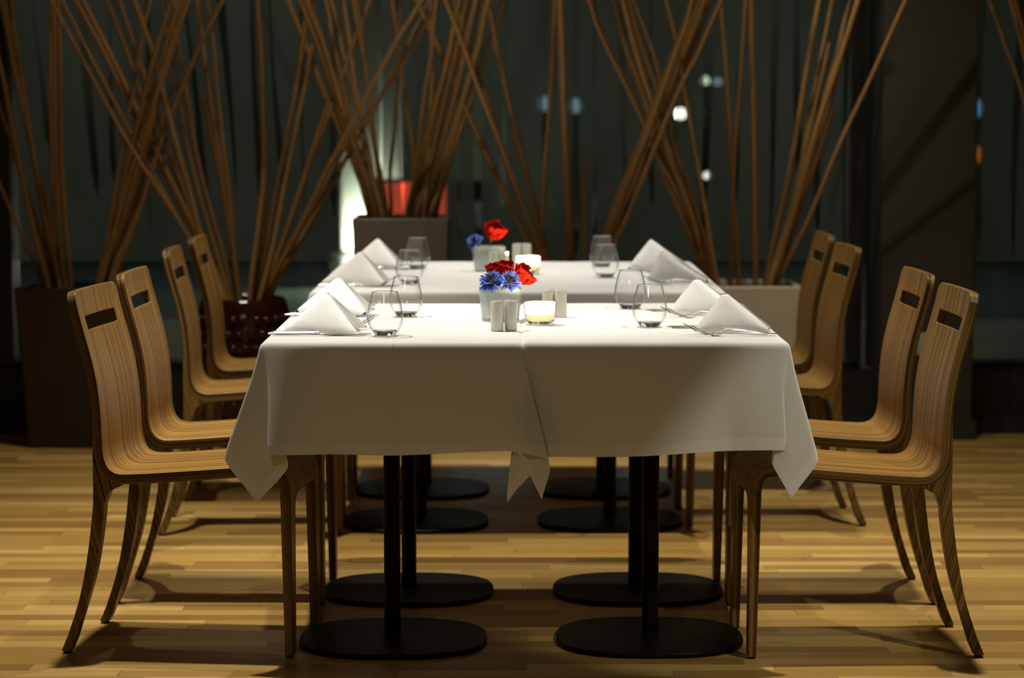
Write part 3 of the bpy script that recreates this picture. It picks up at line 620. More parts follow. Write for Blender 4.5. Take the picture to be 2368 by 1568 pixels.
def sheet(P, t, ys_rows, solid, s0=0.0, nocap=()):
    # thick bent sheet; rows follow P, columns follow ys; cells switched off by solid(i, j) leave a hole
    R = off_curve(P, t)
    s = [s0]
    for i in range(1, len(P)): s.append(s[-1] + math.hypot(P[i][0] - P[i - 1][0], P[i][1] - P[i - 1][1]))
    n = len(P); m = len(ys_rows[0])
    V = []
    for side in (P, R):
        for i in range(n):
            for j in range(m): V.append((side[i][0] - CX, ys_rows[i][j], side[i][1]))
    N = n * m
    F = []; U = []; MI = []
    ok = lambda i, j: 0 <= i < n - 1 and 0 <= j < m - 1 and solid(i, j)
    idx = lambda i, j: i * m + j
    for i in range(n - 1):
        for j in range(m - 1):
            if not ok(i, j): continue
            q = [(i, j), (i, j + 1), (i + 1, j + 1), (i + 1, j)]
            uv = [(ys_rows[a][b], s[a]) for a, b in q]
            F.append(tuple(idx(a, b) for a, b in q)); U.append(uv); MI.append(0)
            F.append(tuple(N + idx(a, b) for a, b in reversed(q))); U.append([(u + 0.31, v) for u, v in reversed(uv)]); MI.append(0)
            for (a, b, ni, nj) in (((i, j), (i, j + 1), i - 1, j), ((i, j + 1), (i + 1, j + 1), i, j + 1), ((i + 1, j + 1), (i + 1, j), i + 1, j), ((i + 1, j), (i, j), i, j - 1)):
                if ok(ni, nj) or (ni < 0 and 'first' in nocap) or (ni >= n - 1 and 'last' in nocap): continue
                if 'mid' in nocap and i < 1 and abs(ys_rows[i][j + (1 if nj > j else 0)]) < 1e-6 and nj != j: continue
                A, B = idx(*a), idx(*b)
                F.append((B, A, N + A, N + B))
                tt = 0.022
                if a[0] != b[0]: U.append([(0, s[b[0]]), (0, s[a[0]]), (tt, s[a[0]]), (tt, s[b[0]])])
                else: U.append([(0, ys_rows[b[0]][b[1]]), (0, ys_rows[a[0]][a[1]]), (tt, ys_rows[a[0]][a[1]]), (tt, ys_rows[b[0]][b[1]])])
                MI.append(1)
    return fix_normals(mesh(V, F, U, MI))
def dens(P, sub): return [tuple(p) for p in smooth_path(P, sub)]
COLS = [-HW, -0.165, -0.131, -0.09, -0.045, 0.0, 0.045, 0.09, 0.131, 0.165, HW]
def build_chair():
    ch = empty('dining_chair', (0, 0, 0))
    WM = [M['wood'], M['wood_edge']]
    P = dens(SHELL, 4)
    # add rows for the rounded top and the hand hole
    def at_s(P, s_at):
        s = 0
        for i in range(1, len(P)):
            d = math.hypot(P[i][0] - P[i - 1][0], P[i][1] - P[i - 1][1])
            if s + d >= s_at:
                t = (s_at - s) / d; return i, (P[i - 1][0] + (P[i][0] - P[i - 1][0]) * t, P[i - 1][1] + (P[i][1] - P[i - 1][1]) * t)
            s += d
    for sv in (0.003, 0.008, 0.015, 0.024, 0.034, 0.066, 0.0995):
        i, p = at_s(P, sv)
        if min(math.hypot(p[0] - q[0], p[1] - q[1]) for q in P) > 0.0008: P.insert(i, p)
    sl = [0.0]
    for i in range(1, len(P)): sl.append(sl[-1] + math.hypot(P[i][0] - P[i - 1][0], P[i][1] - P[i - 1][1]))
    rr = 0.03
    def w_at(s): return 1.0 if s >= rr else (HW - rr + math.sqrt(max(0, rr * rr - (rr - s) ** 2))) / HW
    rows = [[c * w_at(s) for c in COLS] for s in sl]
    cut = min(range(len(P)), key=lambda i: abs(P[i][1] - 0.515) + (10 if P[i][0] > 0.1 else 0))
    Pb, Ps = P[:cut + 1], P[cut:]
    def solid_b(i, j):
        mid = (sl[i] + sl[i + 1]) / 2
        return not (0.066 <= mid <= 0.0995 and 2 <= j <= 7)
    th = lambda s: 0.022 - 0.002 * min(1.0, s / 0.3)
    # slight cross-wise hollow of the backrest
    bme = sheet(Pb, [th(s) for s in sl[:cut + 1]], rows[:cut + 1], solid_b, 0.0, ('last',))
    for v in bme.vertices:
        k = min(1.0, max(0.0, (v.co.z - 0.52) / 0.2))
        v.co.x -= 0.008 * k * (1 - (v.co.y / HW) ** 2)
    bevel(link('backrest', bme, WM, ch), 0.002)
    Pf = Ps + dens(FRONT, 3)
    tf = [0.020 + 0.005 * min(1.0, max(0.0, (p[0] - 0.10) / 0.06)) for p in Pf]
    bevel(link('seat', sheet(Pf, tf, [COLS] * len(Pf), lambda i, j: True, sl[cut], ('first', 'last')), WM, ch), 0.002)
    # front legs: strips of the same bent sheet, joined to the apron by a rounded arch
    zl = [0.402, 0.3921, 0.392, 0.390, 0.386, 0.380, 0.372, 0.362, 0.352, 0.33, 0.28, 0.2, 0.1, 0.006]
    for sg in (1, -1):
        Pl = []; ysr = []
        for z in zl:
            t = max(0.0, (0.392 - z) / 0.386)
            Pl.append((0.553 + 0.002 * t, z))
            yl = HW - 0.060 + 0.014 * t
            dz = 0.392 - z; r = 0.040
            f = yl if dz >= r else yl - r + math.sqrt(max(0.0, r * r - (r - dz) ** 2))
            yo = HW - 0.003 * t
            if z > 0.39205: f = 0.0
            c = [f, (f + yo) / 2, yo]
            ysr.append(c if sg > 0 else [-q for q in reversed(c)])
        o = bevel(link('front_leg', sheet(Pl, [0.025 - 0.006 * max(0, 0.392 - z) / 0.386 for z in zl], ysr, lambda i, j: True, 1.0, ('first', 'mid')), WM, ch), 0.002)
        link('glide', lathe_me([(0.001, 0.0), (0.009, 0.0), (0.010, 0.008)], 14), M['glide'], o, loc=(0.543 - CX, sg * (HW - 0.025), 0))
    # sabre-shaped rear legs cut from thick plywood, running up behind the bend
    rear = [(0.0745, 0.590), (0.0722, 0.506), (0.0722, 0.45), (0.0722, 0.425), (0.0722, 0.405), (0.072, 0.385), (0.071, 0.36), (0.068, 0.335), (0.064, 0.30), (0.059, 0.263), (0.052, 0.22), (0.044, 0.178), (0.034, 0.135), (0.021, 0.093), (0.004, 0.045), (-0.013, 0.006)]
    inn = [(0.078, 0.590), (0.088, 0.50), (0.104, 0.452), (0.165, 0.428), (0.155, 0.419), (0.112, 0.398), (0.0985, 0.365), (0.0955, 0.335), (0.091, 0.296), (0.085, 0.258), (0.077, 0.214), (0.066, 0.17), (0.053, 0.128), (0.0385, 0.083), (0.0235, 0.035), (0.0105, 0.006)]
    for sg in (1, -1):
        V = []; F = []; U = []; MI = []
        n = len(rear)
        for i in range(n):
            wdt = 0.040 - 0.010 * max(0.0, (0.40 - rear[i][1]) / 0.4)
            ya, yb = HW - 0.001, HW - 0.001 - wdt
            for (x, z), y in ((rear[i], ya), (inn[i], ya), (inn[i], yb), (rear[i], yb)): V.append((x - CX, sg * y, z))
        lu = lambda k: V[k][0] + 0.26 * V[k][2]
        for i in range(n - 1):
            a, b = i * 4, i * 4 + 4
            for q, kind in (((a, a + 1, b + 1, b), 1), ((a + 2, a + 3, b + 3, b + 2), 1), ((a + 1, a + 2, b + 2, b + 1), 0), ((a + 3, a, b, b + 3), 0)):
                F.append(q); MI.append(1)
                U.append([(lu(k) + (0.0 if kind else V[k][1]), V[k][2]) for k in q])
        for q in ((3, 2, 1, 0), tuple(range((n - 1) * 4, n * 4))):
            F.append(q); MI.append(1); U.append([(V[k][0], V[k][1]) for k in q])
        o = bevel(link('rear_leg', fix_normals(mesh(V, F, U, MI)), WM, ch), 0.002)
        link('glide', lathe_me([(0.001, 0.0), (0.010, 0.0), (0.011, 0.008)], 14), M['glide'], o, loc=(-0.002 - CX, sg * (HW - 0.02), 0))
    return ch
CHAIRS = [(-0.788, -0.104, -6.0, 'striped light wood chair nearest the camera on the left side'),
          (-0.778, 0.500, -1.5, 'second striped wood chair from the front on the left side'),
          (-0.815, 1.540, 2.0, 'third striped wood chair from the front on the left side, beside the far table'),
          (-0.822, 2.190, 1.0, 'blurred striped wood chair farthest back on the left side'),
          (0.844, -0.129, 181.8, 'striped light wood chair nearest the camera on the right side'),
          (0.848, 0.488, 181.2, 'second striped wood chair from the front on the right side'),
          (0.826, 1.687, 182.5, 'third chair from the front on the right side, overlapping the one behind it'),
          (0.842, 2.400, 180.5, 'blurred striped wood chair farthest back on the right side')]
proto = build_chair()
for i, (x, y, a, lab) in enumerate(CHAIRS):
    c = proto if i == 0 else copy_tree(proto)
    c.location = (x, y, 0); c.rotation_euler = (0, 0, math.radians(a))
    for p in c.children: p['grain'] = i * 0.137 + 0.05
    tag(c, lab, 'chair', 'dining chairs around the tables')
# ---------------------------------------------------------------- tables
def stadium(w, d, n=16, ex=2.6):
    # rounded oblong plate outline (superellipse with flattened long sides)
    out = []
    for k in range(4 * n):
        a = 2 * PI * k / (4 * n); c, s = math.cos(a), math.sin(a)
        out.append((w / 2 * math.copysign(abs(c) ** (2 / ex), c), d / 2 * math.copysign(abs(s) ** (2 / ex), s)))
    return out
def plate_me(w, d, h, bev=0.004):
    o = stadium(w, d); n = len(o); v = []; f = []
    for (k, z) in ((0.99, 0.0), (1.0, bev * 0.6), (1.0, h - bev), (1 - bev / w * 1.4, h - bev * 0.2), (1 - bev / w * 3, h)):
        v += [(x * k, y * k, z) for x, y in o]
    for i in range(4):
        for k in range(n):
            k2 = (k + 1) % n; f.append((i * n + k, i * n + k2, (i + 1) * n + k2, (i + 1) * n + k))
    f.append(tuple(range(n - 1, -1, -1))); f.append(tuple(4 * n + k for k in range(n)))
    return mesh(v, f)
TOPZ = 0.764
def table(x0, x1, y0, y1, cols, label, cols_dx=0.0):
    cx, cy = (x0 + x1) / 2, (y0 + y1) / 2
    t = empty('dining_table', (cx, cy, 0), 0, label, 'table', 'tables pushed together in pairs')
    bevel(link('tabletop', box_me(x0 - cx, x1 - cx, y0 - cy, y1 - cy, TOPZ - 0.03, TOPZ), M['board'], t), 0.004)
    for (px, py, bx, by) in cols:
        b = link('base_plate', plate_me(0.461, 0.425, 0.014), M['black_metal'], t, 35, (bx - cx, by - cy, 0))
        p = link('pedestal_column', lathe_me([(0.0205, 0.0), (0.0205, 0.004), (0.0205, TOPZ - 0.05), (0.075, TOPZ - 0.045), (0.075, TOPZ - 0.03)], 32, True, True), M['black_metal'], t, 30, (px - cx, py - cy, 0.014))
        p.scale = (1, 1, (TOPZ - 0.03 - 0.014) / (TOPZ - 0.03))
    return t
TABS = [(-0.580, 0.016, -0.372, 0.762, [(-0.297, -0.085, -0.293, -0.120), (-0.282, 0.532, -0.281, 0.485)], 'front left dining table with black oblong bases under the cloth'),
        (0.032, 0.640, -0.372, 0.762, [(0.344, -0.075, 0.340, -0.105), (0.339, 0.538, 0.342, 0.492)], 'front right dining table with black oblong bases under the cloth'),
        (-0.595, 0.006, 1.190, 2.600, [(-0.294, 1.663, -0.305, 1.585), (-0.299, 2.299, -0.308, 2.230)], 'rear left dining table behind the gap, black oblong bases'),
        (0.022, 0.630, 1.190, 2.600, [(0.314, 1.680, 0.311, 1.600), (0.312, 2.299, 0.316, 2.230)], 'rear right dining table behind the gap, black oblong bases')]
for a in TABS: table(*a)

def herm(keys, th):
    ks = sorted(keys); A = [k[0] for k in ks]
    i = max(0, min(len(A) - 2, int(np.searchsorted(A, th, side='right') - 1)))
    t = (th - A[i]) / (A[i + 1] - A[i])
    def tan(k):
        if k == 0: return [(ks[1][q] - ks[0][q]) / (A[1] - A[0]) for q in (1, 2)]
        if k == len(A) - 1: return [(ks[k][q] - ks[k - 1][q]) / (A[k] - A[k - 1]) for q in (1, 2)]
        return [(ks[k + 1][q] - ks[k - 1][q]) / (A[k + 1] - A[k - 1]) for q in (1, 2)]
    m0, m1 = tan(i), tan(i + 1); d = A[i + 1] - A[i]
    r = []
    for q in (0, 1):
        p0, p1 = ks[i][q + 1], ks[i + 1][q + 1]
        r.append((2 * t ** 3 - 3 * t ** 2 + 1) * p0 + (t ** 3 - 2 * t ** 2 + t) * d * m0[q] + (-2 * t ** 3 + 3 * t ** 2) * p1 + (t ** 3 - t ** 2) * d * m1[q])
    return r
def drape(name, x0, x1, y0, y1, z, h, C, label, mids, pleats=(), seed=0, r=0.012, skew=0.0, soft=10):
    # C: fall directions (angle, tilt x, tilt y) around each corner; mids: tilt of each side's middle
    n = 26; m = 40; my = 52
    us = [x0 - d for d in np.linspace(h, 0, n)[:-1]] + list(np.linspace(x0, x1, m)) + [x1 + d for d in np.linspace(0, h, n)[1:]]
    vs = [y0 - d for d in np.linspace(h, 0, n)[:-1]] + list(np.linspace(y0, y1, my)) + [y1 + d for d in np.linspace(0, h, n)[1:]]
    V = []; hem = []; UVs = []
    rnd = random.Random(seed); ph = [rnd.uniform(0, 6.28) for _ in range(12)]
    cx, cy = (x0 + x1) / 2, (y0 + y1) / 2
    def side_tilt(side, u, v):
        if side in 'fb':
            s, L = u - x0, x1 - x0; k0, k1 = ('fl', 'fr') if side == 'f' else ('bl', 'br'); th = 0
        else:
            s, L = v - y0, y1 - y0; k0, k1 = ('fl', 'bl') if side == 'l' else ('fr', 'br'); th = 90
        c0, c1 = herm(C[k0], th), herm(C[k1], th)
        w0, w1 = math.exp(-(s / 0.075) ** 2), math.exp(-((L - s) / 0.075) ** 2)
        mx, myy = mids[side]
        i = 'fblr'.index(side) * 2
        wav = 0.020 * math.sin(s * 11 + ph[i]) + 0.012 * math.sin(s * 23 + ph[i + 1])
        if side in 'fb': myy += wav
        else: mx += wav
        for (sd, pos, wd, ax, ay) in pleats:
            if sd == side:
                g = math.exp(-((s - (pos if pos >= 0 else L + pos)) / wd) ** 2); mx += ax * g; myy += ay * g
        return (mx * (1 - w0 - w1) + c0[0] * w0 + c1[0] * w1, myy * (1 - w0 - w1) + c0[1] * w0 + c1[1] * w1)
    for v in vs:
        for u in us:
            du = max(0, x0 - u, u - x1); dv = max(0, y0 - v, v - y1)
            sx = -1 if u < x0 else 1; sy = -1 if v < y0 else 1
            if v < y0: dv *= 1 + skew * max(-1, min(1, (u - cx) / (x1 - cx))) + 0.012 * math.sin(u * 14 + ph[10])
            bx, by = min(max(u, x0), x1), min(max(v, y0), y1)
            rho = math.hypot(du, dv)
            hem.append(min(u - (x0 - h), (x1 + h) - u, v - (y0 - h), (y1 + h) - v)); UVs.append((u - cx, v - cy))
            if rho == 0:
                V.append((u, v, z + 0.0006 * math.sin(u * 31 + ph[8]) * math.sin(v * 17 + ph[9]))); continue
            if du > 0 and dv > 0:
                th = math.degrees(math.atan2(du, dv)); ox, oy = sx * math.sin(math.radians(th)), sy * math.cos(math.radians(th))
                tx, ty = herm(C[('f' if sy < 0 else 'b') + ('l' if sx < 0 else 'r')], th)
            elif dv > 0: ox, oy = 0, sy; tx, ty = side_tilt('f' if sy < 0 else 'b', u, v)
            else: ox, oy = sx, 0; tx, ty = side_tilt('l' if sx < 0 else 'r', u, v)
            a = min(rho, r * PI / 2) / r
            out = r * math.sin(a); down = r * (1 - math.cos(a)); rem = max(0, rho - r * PI / 2)
            k = rem / math.sqrt(tx * tx + ty * ty + 1)
            V.append((bx + ox * out + tx * k, by + oy * out + ty * k, z - down - k))
    nu = len(us)
    F = [(j * nu + i, j * nu + i + 1, (j + 1) * nu + i + 1, (j + 1) * nu + i) for j in range(len(vs) - 1) for i in range(nu - 1)]
    # let the folds relax a little, more towards the hem
    G = np.array(V).reshape(len(vs), nu, 3)
    rho = np.array([[math.hypot(max(0, x0 - u, u - x1), max(0, y0 - v, v - y1)) for u in us] for v in vs])
    wgt = (np.clip((rho - 0.02) / 0.08, 0, 1) * 0.5)[..., None]
    for _ in range(soft):
        A = G.copy()
        A[1:-1, 1:-1] = (G[:-2, 1:-1] + G[2:, 1:-1] + G[1:-1, :-2] + G[1:-1, 2:]) / 4
        A[0, 1:-1] = (G[0, :-2] + G[0, 2:]) / 2; A[-1, 1:-1] = (G[-1, :-2] + G[-1, 2:]) / 2
        A[1:-1, 0] = (G[:-2, 0] + G[2:, 0]) / 2; A[1:-1, -1] = (G[:-2, -1] + G[2:, -1]) / 2
        G = G + (A - G) * wgt
    V = [(a - cx, b - cy, c) for a, b, c in G.reshape(-1, 3)]
    me = mesh(V, F, [[UVs[k] for k in f] for f in F])
    at = me.attributes.new('hem', 'FLOAT', 'POINT'); at.data.foreach_set('value', hem)
    o = link(name, me, M['cloth'], None, 180, (cx, cy, 0))
    sd = o.modifiers.new('subdivision', 'SUBSURF'); sd.levels = 1; sd.render_levels = 1
    return tag(o, label, 'tablecloth', 'white tablecloths')
def std(sx, sy, k=1.0):
    # plain corner fall mirrored for each corner
    return [(0, 0.03 * sx * k, 0.02 * sy), (20, -0.10 * sx * k, -0.08 * sy), (45, 0.06 * sx, 0.18 * sy), (70, 0.26 * sx * k, 0.03 * sy), (90, 0.05 * sx, -0.08 * sy)]
CZ = 0.766
H1 = 0.268
drape('tablecloth', -0.580, 0.016, -0.372, 0.762, CZ, H1, dict(
        fl=[(0, 0.0, -0.34), (20, 0.25, -0.12), (45, -0.03, -0.07), (70, -0.345, -0.03), (90, -0.14, 0.12)],
        fr=[(0, -0.03, -0.02), (22, 0.02, -0.02), (45, 0.125, -0.16), (66, 0.235, -0.23), (90, -0.05, -0.27)],
        bl=std(-1, 1), br=[(0, 0, 0.05), (45, 0.0, 0.12), (90, 0.0, 0.02)]),
      'white cloth on the front left table with its corner draped over the nearest left chair',
      dict(f=(0.0, -0.012), b=(0, 0.03), l=(-0.07, 0), r=(0.0, 0)), [('f', 0.07, 0.045, 0.0, -0.18), ('f', -0.05, 0.03, 0.0, -0.02), ('f', 0.17, 0.03, 0.0, 0.03)], 1, skew=-0.02)
drape('tablecloth', 0.032, 0.640, -0.372, 0.762, CZ + 0.001, H1 + 0.002, dict(
        fl=[(0, 0.20, -0.02), (20, 0.14, 0.09), (45, -0.10, 0.05), (70, -0.02, 0.22), (90, 0.0, 0.30)],
        fr=[(0, 0.05, -0.20), (20, -0.15, -0.02), (45, 0.0, -0.08), (70, 0.27, -0.03), (90, 0.12, 0.12)],
        br=std(1, 1), bl=[(0, 0, 0.05), (45, 0.0, 0.12), (90, 0.0, 0.02)]),
      'white cloth on the front right table with a diagonal patch of light on its front',
      dict(f=(0.0, -0.015), b=(0, 0.03), l=(0.0, 0), r=(0.07, 0)), [('f', 0.07, 0.04, 0.06, -0.07), ('f', -0.07, 0.04, 0.0, -0.10), ('f', -0.13, 0.03, 0.0, 0.05), ('f', -0.02, 0.02, 0.0, 0.05)], 2, skew=-0.045)
drape('tablecloth', -0.595, 0.006, 1.190, 2.600, CZ, 0.26, dict(fl=std(-1, -1), fr=[(0, 0, -0.04), (45, 0.0, -0.12), (90, 0.0, -0.02)], bl=std(-1, 1), br=[(0, 0, 0.05), (45, 0.0, 0.12), (90, 0.0, 0.02)]),
      'white cloth on the rear left table behind the gap', dict(f=(0, -0.02), b=(0, 0.03), l=(-0.06, 0), r=(0, 0)), (), 3)
drape('tablecloth', 0.022, 0.630, 1.190, 2.600, CZ, 0.26, dict(fr=std(1, -1), fl=[(0, 0, -0.04), (45, 0.0, -0.12), (90, 0.0, -0.02)], br=std(1, 1), bl=[(0, 0, 0.05), (45, 0.0, 0.12), (90, 0.0, 0.02)]),
      'white cloth on the rear right table behind the gap', dict(f=(0, -0.02), b=(0, 0.03), l=(0, 0), r=(0.06, 0)), (), 4)

# ---------------------------------------------------------------- things on the tables
TZ = CZ + 0.0015
def ordinal(i): return ['nearest', 'second', 'third', 'farthest'][i]
# folded napkins: two layered leaves leaning on each other, joined along one sloping ridge
def leaf(A, B, Cp, n=18, bulge=0.006, thick=0.004, rad=0.10):
    # soft triangular leaf from base A-B to apex Cp, thick like several folded layers
    A, B, Cp = Vector(A), Vector(B), Vector(Cp)
    nr = (B - A).cross(Cp - A).normalized()
    cen = (A + B + Cp) / 3
    V = []; F = []; id_ = {}
    for side in (1, -1):
        for i in range(n + 1):
            for j in range(n + 1 - i):
                a, b = i / n, j / n; c = 1 - a - b
                p = A * c + B * a + Cp * b
                # rounded corners
                for w in (a, b, c):
                    if w > 0.90: p = p.lerp(cen, (w - 0.90) * 0.35)
                e = min(a, b, c)
                t = thick * min(1.0, math.sqrt(min(1, e * 9)) if e > 0 else 0.0)
                wob = bulge * (27 * a * b * c) * 0.9 + 0.0015 * math.sin(9 * a + 5 * b)
                id_[(side, i, j)] = len(V); V.append(p + nr * (wob + side * t))
    for side in (1, -1):
        for i in range(n):
            for j in range(n - i):
                q = (id_[(side, i, j)], id_[(side, i + 1, j)], id_[(side, i, j + 1)])
                F.append(q if side > 0 else q[::-1])
                if i + j < n - 1:
                    q = (id_[(side, i + 1, j)], id_[(side, i + 1, j + 1)], id_[(side, i, j + 1)])
                    F.append(q if side > 0 else q[::-1])
    for e in range(3):
        ring = []
        for k in range(n + 1):
            ring.append((k, 0) if e == 0 else ((n - k, k) if e == 1 else (0, n - k)))
        for k in range(n):
            (a, b), (c, d) = ring[k], ring[k + 1]
            F.append((id_[(1, a, b)], id_[(-1, a, b)], id_[(-1, c, d)], id_[(1, c, d)]))
    bm = bmesh.new(); me = mesh(V, F); bm.from_mesh(me)
    bmesh.ops.remove_doubles(bm, verts=bm.verts, dist=1e-5); bmesh.ops.recalc_face_normals(bm, faces=bm.faces)
    bm.to_mesh(me); bm.free()
    return me
def napkin(x0, x1, ap, y, h, open_right, dy0, dy1, label, jit):
    # seen from the camera side: base x0..x1, apex at ap; the far leaf opens to the right or left
    cx = (x0 + x1) / 2
    ya, yb = dy0, dy1
    ms = []
    if open_right:
        ms.append(leaf((x0 - cx, ya - 0.030, 0.003), (x1 - cx, yb - 0.055, 0.003), (ap - cx, 0, h)))
        ms.append(leaf((x0 - cx + 0.012, ya + 0.012, 0.003), (x1 - cx + 0.004, yb + 0.006, 0.003), (ap - cx + 0.003, 0.006, h - 0.001), thick=0.003))
        ms.append(leaf((x1 - cx + 0.012, 0.075 + jit, 0.003), (x0 - cx + 0.03, ya + 0.02, 0.003), (ap - cx + 0.004, 0.009, h - 0.003)))
    else:
        ms.append(leaf((x0 - cx, ya - 0.03, 0.003), (x1 - cx, yb - 0.004, 0.003), (ap - cx, 0, h)))
        ms.append(leaf((x1 - cx - 0.02, yb + 0.025, 0.003), (x0 - cx - 0.008, 0.075 + jit, 0.003), (ap - cx - 0.004, 0.014, h - 0.002)))
        ms.append(leaf((x0 - cx + 0.004, ya + 0.004, 0.003), (x1 - cx + 0.008, yb + 0.014, 0.003), (ap - cx + 0.008, 0.010, h + 0.0005), thick=0.003))
    o = link('napkin', joined(ms), M['napkin'], None, 60, (cx, y, TZ))
    return tag(o, label, 'napkin', 'folded napkins')
NAPS = [(-0.562, -0.366, -0.452, -0.125, 0.100, True, 0.015, -0.045, 'left', 0), (-0.580, -0.376, -0.462, 0.405, 0.100, True, 0.02, -0.04, 'left', 1),
        (-0.595, -0.383, -0.468, 1.455, 0.106, True, 0.0, -0.02, 'left', 2), (-0.570, -0.375, -0.458, 2.230, 0.104, True, 0.0, -0.01, 'left', 3),
        (0.437, 0.633, 0.518, -0.118, 0.100, True, -0.01, 0.005, 'right', 0), (0.409, 0.612, 0.486, 0.380, 0.100, True, 0.02, -0.01, 'right', 1),
        (0.420, 0.618, 0.466, 1.560, 0.100, True, 0.01, -0.02, 'right', 2), (0.383, 0.600, 0.464, 2.100, 0.108, True, 0.02, -0.02, 'right', 3)]
for (x0, x1, ap, y, h, op, d0, d1, side, i) in NAPS:
    napkin(x0, x1, ap, y, h, op, d0, d1, '%s white folded napkin standing on the %s side of the tables' % (ordinal(i), side), random.uniform(-0.01, 0.01))

# stemless glasses
GP = [(0.0, 0.0), (0.020, 0.0), (0.0245, 0.0015), (0.0265, 0.005), (0.034, 0.015), (0.0405, 0.027), (0.0438, 0.040), (0.0440, 0.047), (0.0422, 0.060), (0.0388, 0.076), (0.0345, 0.092), (0.0312, 0.1045)]
GI = [(0.0304, 0.1045), (0.0336, 0.092), (0.0378, 0.076), (0.0411, 0.060), (0.0428, 0.047), (0.0425, 0.040), (0.0390, 0.027), (0.0315, 0.0165), (0.022, 0.0115), (0.010, 0.010), (0.0, 0.0098)]
def glass():
    g = empty('water_glass', (0, 0, 0))
    op = [tuple(p) for p in smooth_path(GP[3:], 3)]; ip = [tuple(p) for p in smooth_path(GI[:7], 3)]
    link('bowl', fix_normals(lathe_me(op + ip, 56)), M['bowl_glass'], g, 60)
    bp = [(0.0005, 0.0025), (0.012, 0.002), (0.0185, 0.0), (0.0245, 0.0012), (0.0262, 0.0045), (0.0300, 0.0095), (0.0290, 0.0120), (0.022, 0.0100), (0.010, 0.0085), (0.0005, 0.0083)]
    link('thick_base', fix_normals(lathe_me(bp, 56)), M['base_glass'], g, 60)
    link('rim', fix_normals(lathe_me([(0.0308 + 0.0008 * math.cos(k * PI / 4), 0.1047 + 0.0009 * math.sin(k * PI / 4)) for k in range(9)], 56)), M['base_glass'], g, 80)
    return g
GLS = [(-0.305, -0.209, 'left', 0), (-0.278, 0.318, 'left', 1), (-0.318, 1.494, 'left', 2), (-0.320, 2.190, 'left', 3),
       (0.344, 0.020, 'right', 0), (0.322, 0.560, 'right', 1), (0.301, 1.779, 'right', 2), (0.309, 2.290, 'right', 3)]
gp = glass()
for k, (x, y, side, i) in enumerate(GLS):
    g = gp if k == 0 else copy_tree(gp)
    g.location = (x, y, TZ); g.rotation_euler = (0, 0, k * 0.7)
    tag(g, '%s stemless clear water glass in the %s row' % (ordinal(i), side), 'glass', 'stemless water glasses')

# cutlery; local +x points to the tip / tines
def ribbon(st):
    # st: (x, half width, z, thickness)
    V = []; F = []; n = 12
    st = [tuple(p) for p in smooth_path(st, 3)]
    for x, w, z, t in st:
        w = max(w, 0.0006); t = max(t, 0.0008)
        for k in range(n):
            a = 2 * PI * k / n
            V.append((x, w * math.cos(a), z + t * (0.5 + 0.5 * math.sin(a)) - 0.0005))
    for i in range(len(st) - 1):
        for k in range(n):
            k2 = (k + 1) % n; F.append((i * n + k, i * n + k2, i * n + n + k2, i * n + n + k))
    F.append(tuple(range(n - 1, -1, -1))); F.append(tuple((len(st) - 1) * n + k for k in range(n)))
    return fix_normals(mesh(V, F))
def knife():
    k = empty('table_knife', (0, 0, 0))
    link('handle', ribbon([(-0.118, 0.004, 0.002, 0.004), (-0.115, 0.007, 0.002, 0.006), (-0.06, 0.0065, 0.002, 0.006), (-0.012, 0.0050, 0.003, 0.0055), (-0.004, 0.0062, 0.002, 0.0075), (0.0, 0.0045, 0.003, 0.005), (0.006, 0.0062, 0.002, 0.007)]), M['steel'], k)
    link('blade', ribbon([(0.006, 0.005, 0.003, 0.003), (0.03, 0.009, 0.003, 0.0015), (0.09, 0.0095, 0.002, 0.0013), (0.112, 0.007, 0.0015, 0.0012), (0.119, 0.001, 0.0015, 0.001)]), M['steel'], k)
    return k
def fork():
    f = empty('table_fork', (0, 0, 0))
    hd = [(-0.100, 0.005, 0.004, 0.002), (-0.097, 0.0085, 0.004, 0.002), (-0.07, 0.007, 0.006, 0.0022), (-0.03, 0.0042, 0.0105, 0.0028), (0.005, 0.0030, 0.0125, 0.003), (0.022, 0.0034, 0.0095, 0.003), (0.033, 0.007, 0.0045, 0.002), (0.040, 0.011, 0.0022, 0.0016), (0.050, 0.0125, 0.0015, 0.0015), (0.056, 0.0125, 0.002, 0.0015)]
    link('handle', ribbon(hd), M['steel'], f)
    for k in range(4):
        y = -0.0106 + k * 0.00707
        link('tine', tube_me([(0.054, y, 0.003), (0.068, y, 0.0065), (0.084, y * 0.98, 0.0135), (0.098, y * 0.96, 0.0215), (0.106, y * 0.95, 0.026)], [0.0017, 0.0015, 0.0013, 0.0011, 0.0006], 6), M['steel'], f, 60)
    return f
kp, fp = knife(), fork()
def place(p, x, y, rz, lab, cat, used=[]):
    o = p if p not in used else copy_tree(p)
    used.append(p)
    o.location = (x, y, TZ); o.rotation_euler = (0, 0, rz)
    tag(o, lab, cat, 'polished cutlery at the place settings')
YN = {('left', i): n[3] for i, n in enumerate(NAPS[:4])}; YN.update({('right', i): n[3] for i, n in enumerate(NAPS[4:])})
for i in range(4):
    w = ordinal(i) + ' napkin on the left'
    y = YN[('left', i)]; dx = (0, -0.01, -0.005, 0.02)[i]
    place(kp, -0.467 + dx, y - 0.080, -0.03, 'table knife lying closest to the camera beside the ' + w, 'knife')
    place(kp, -0.458 + dx, y - 0.052, -0.02, 'table knife tucked close along the foot of the ' + w, 'knife')
    place(fp, -0.448 + dx, y + 0.095, 0.05, 'fork just beyond the ' + w + ', tines towards the table centre', 'fork')
    if i < 2: place(fp, -0.455 + dx, y + 0.135, 0.02, 'outer fork on the far side of the ' + w, 'fork')
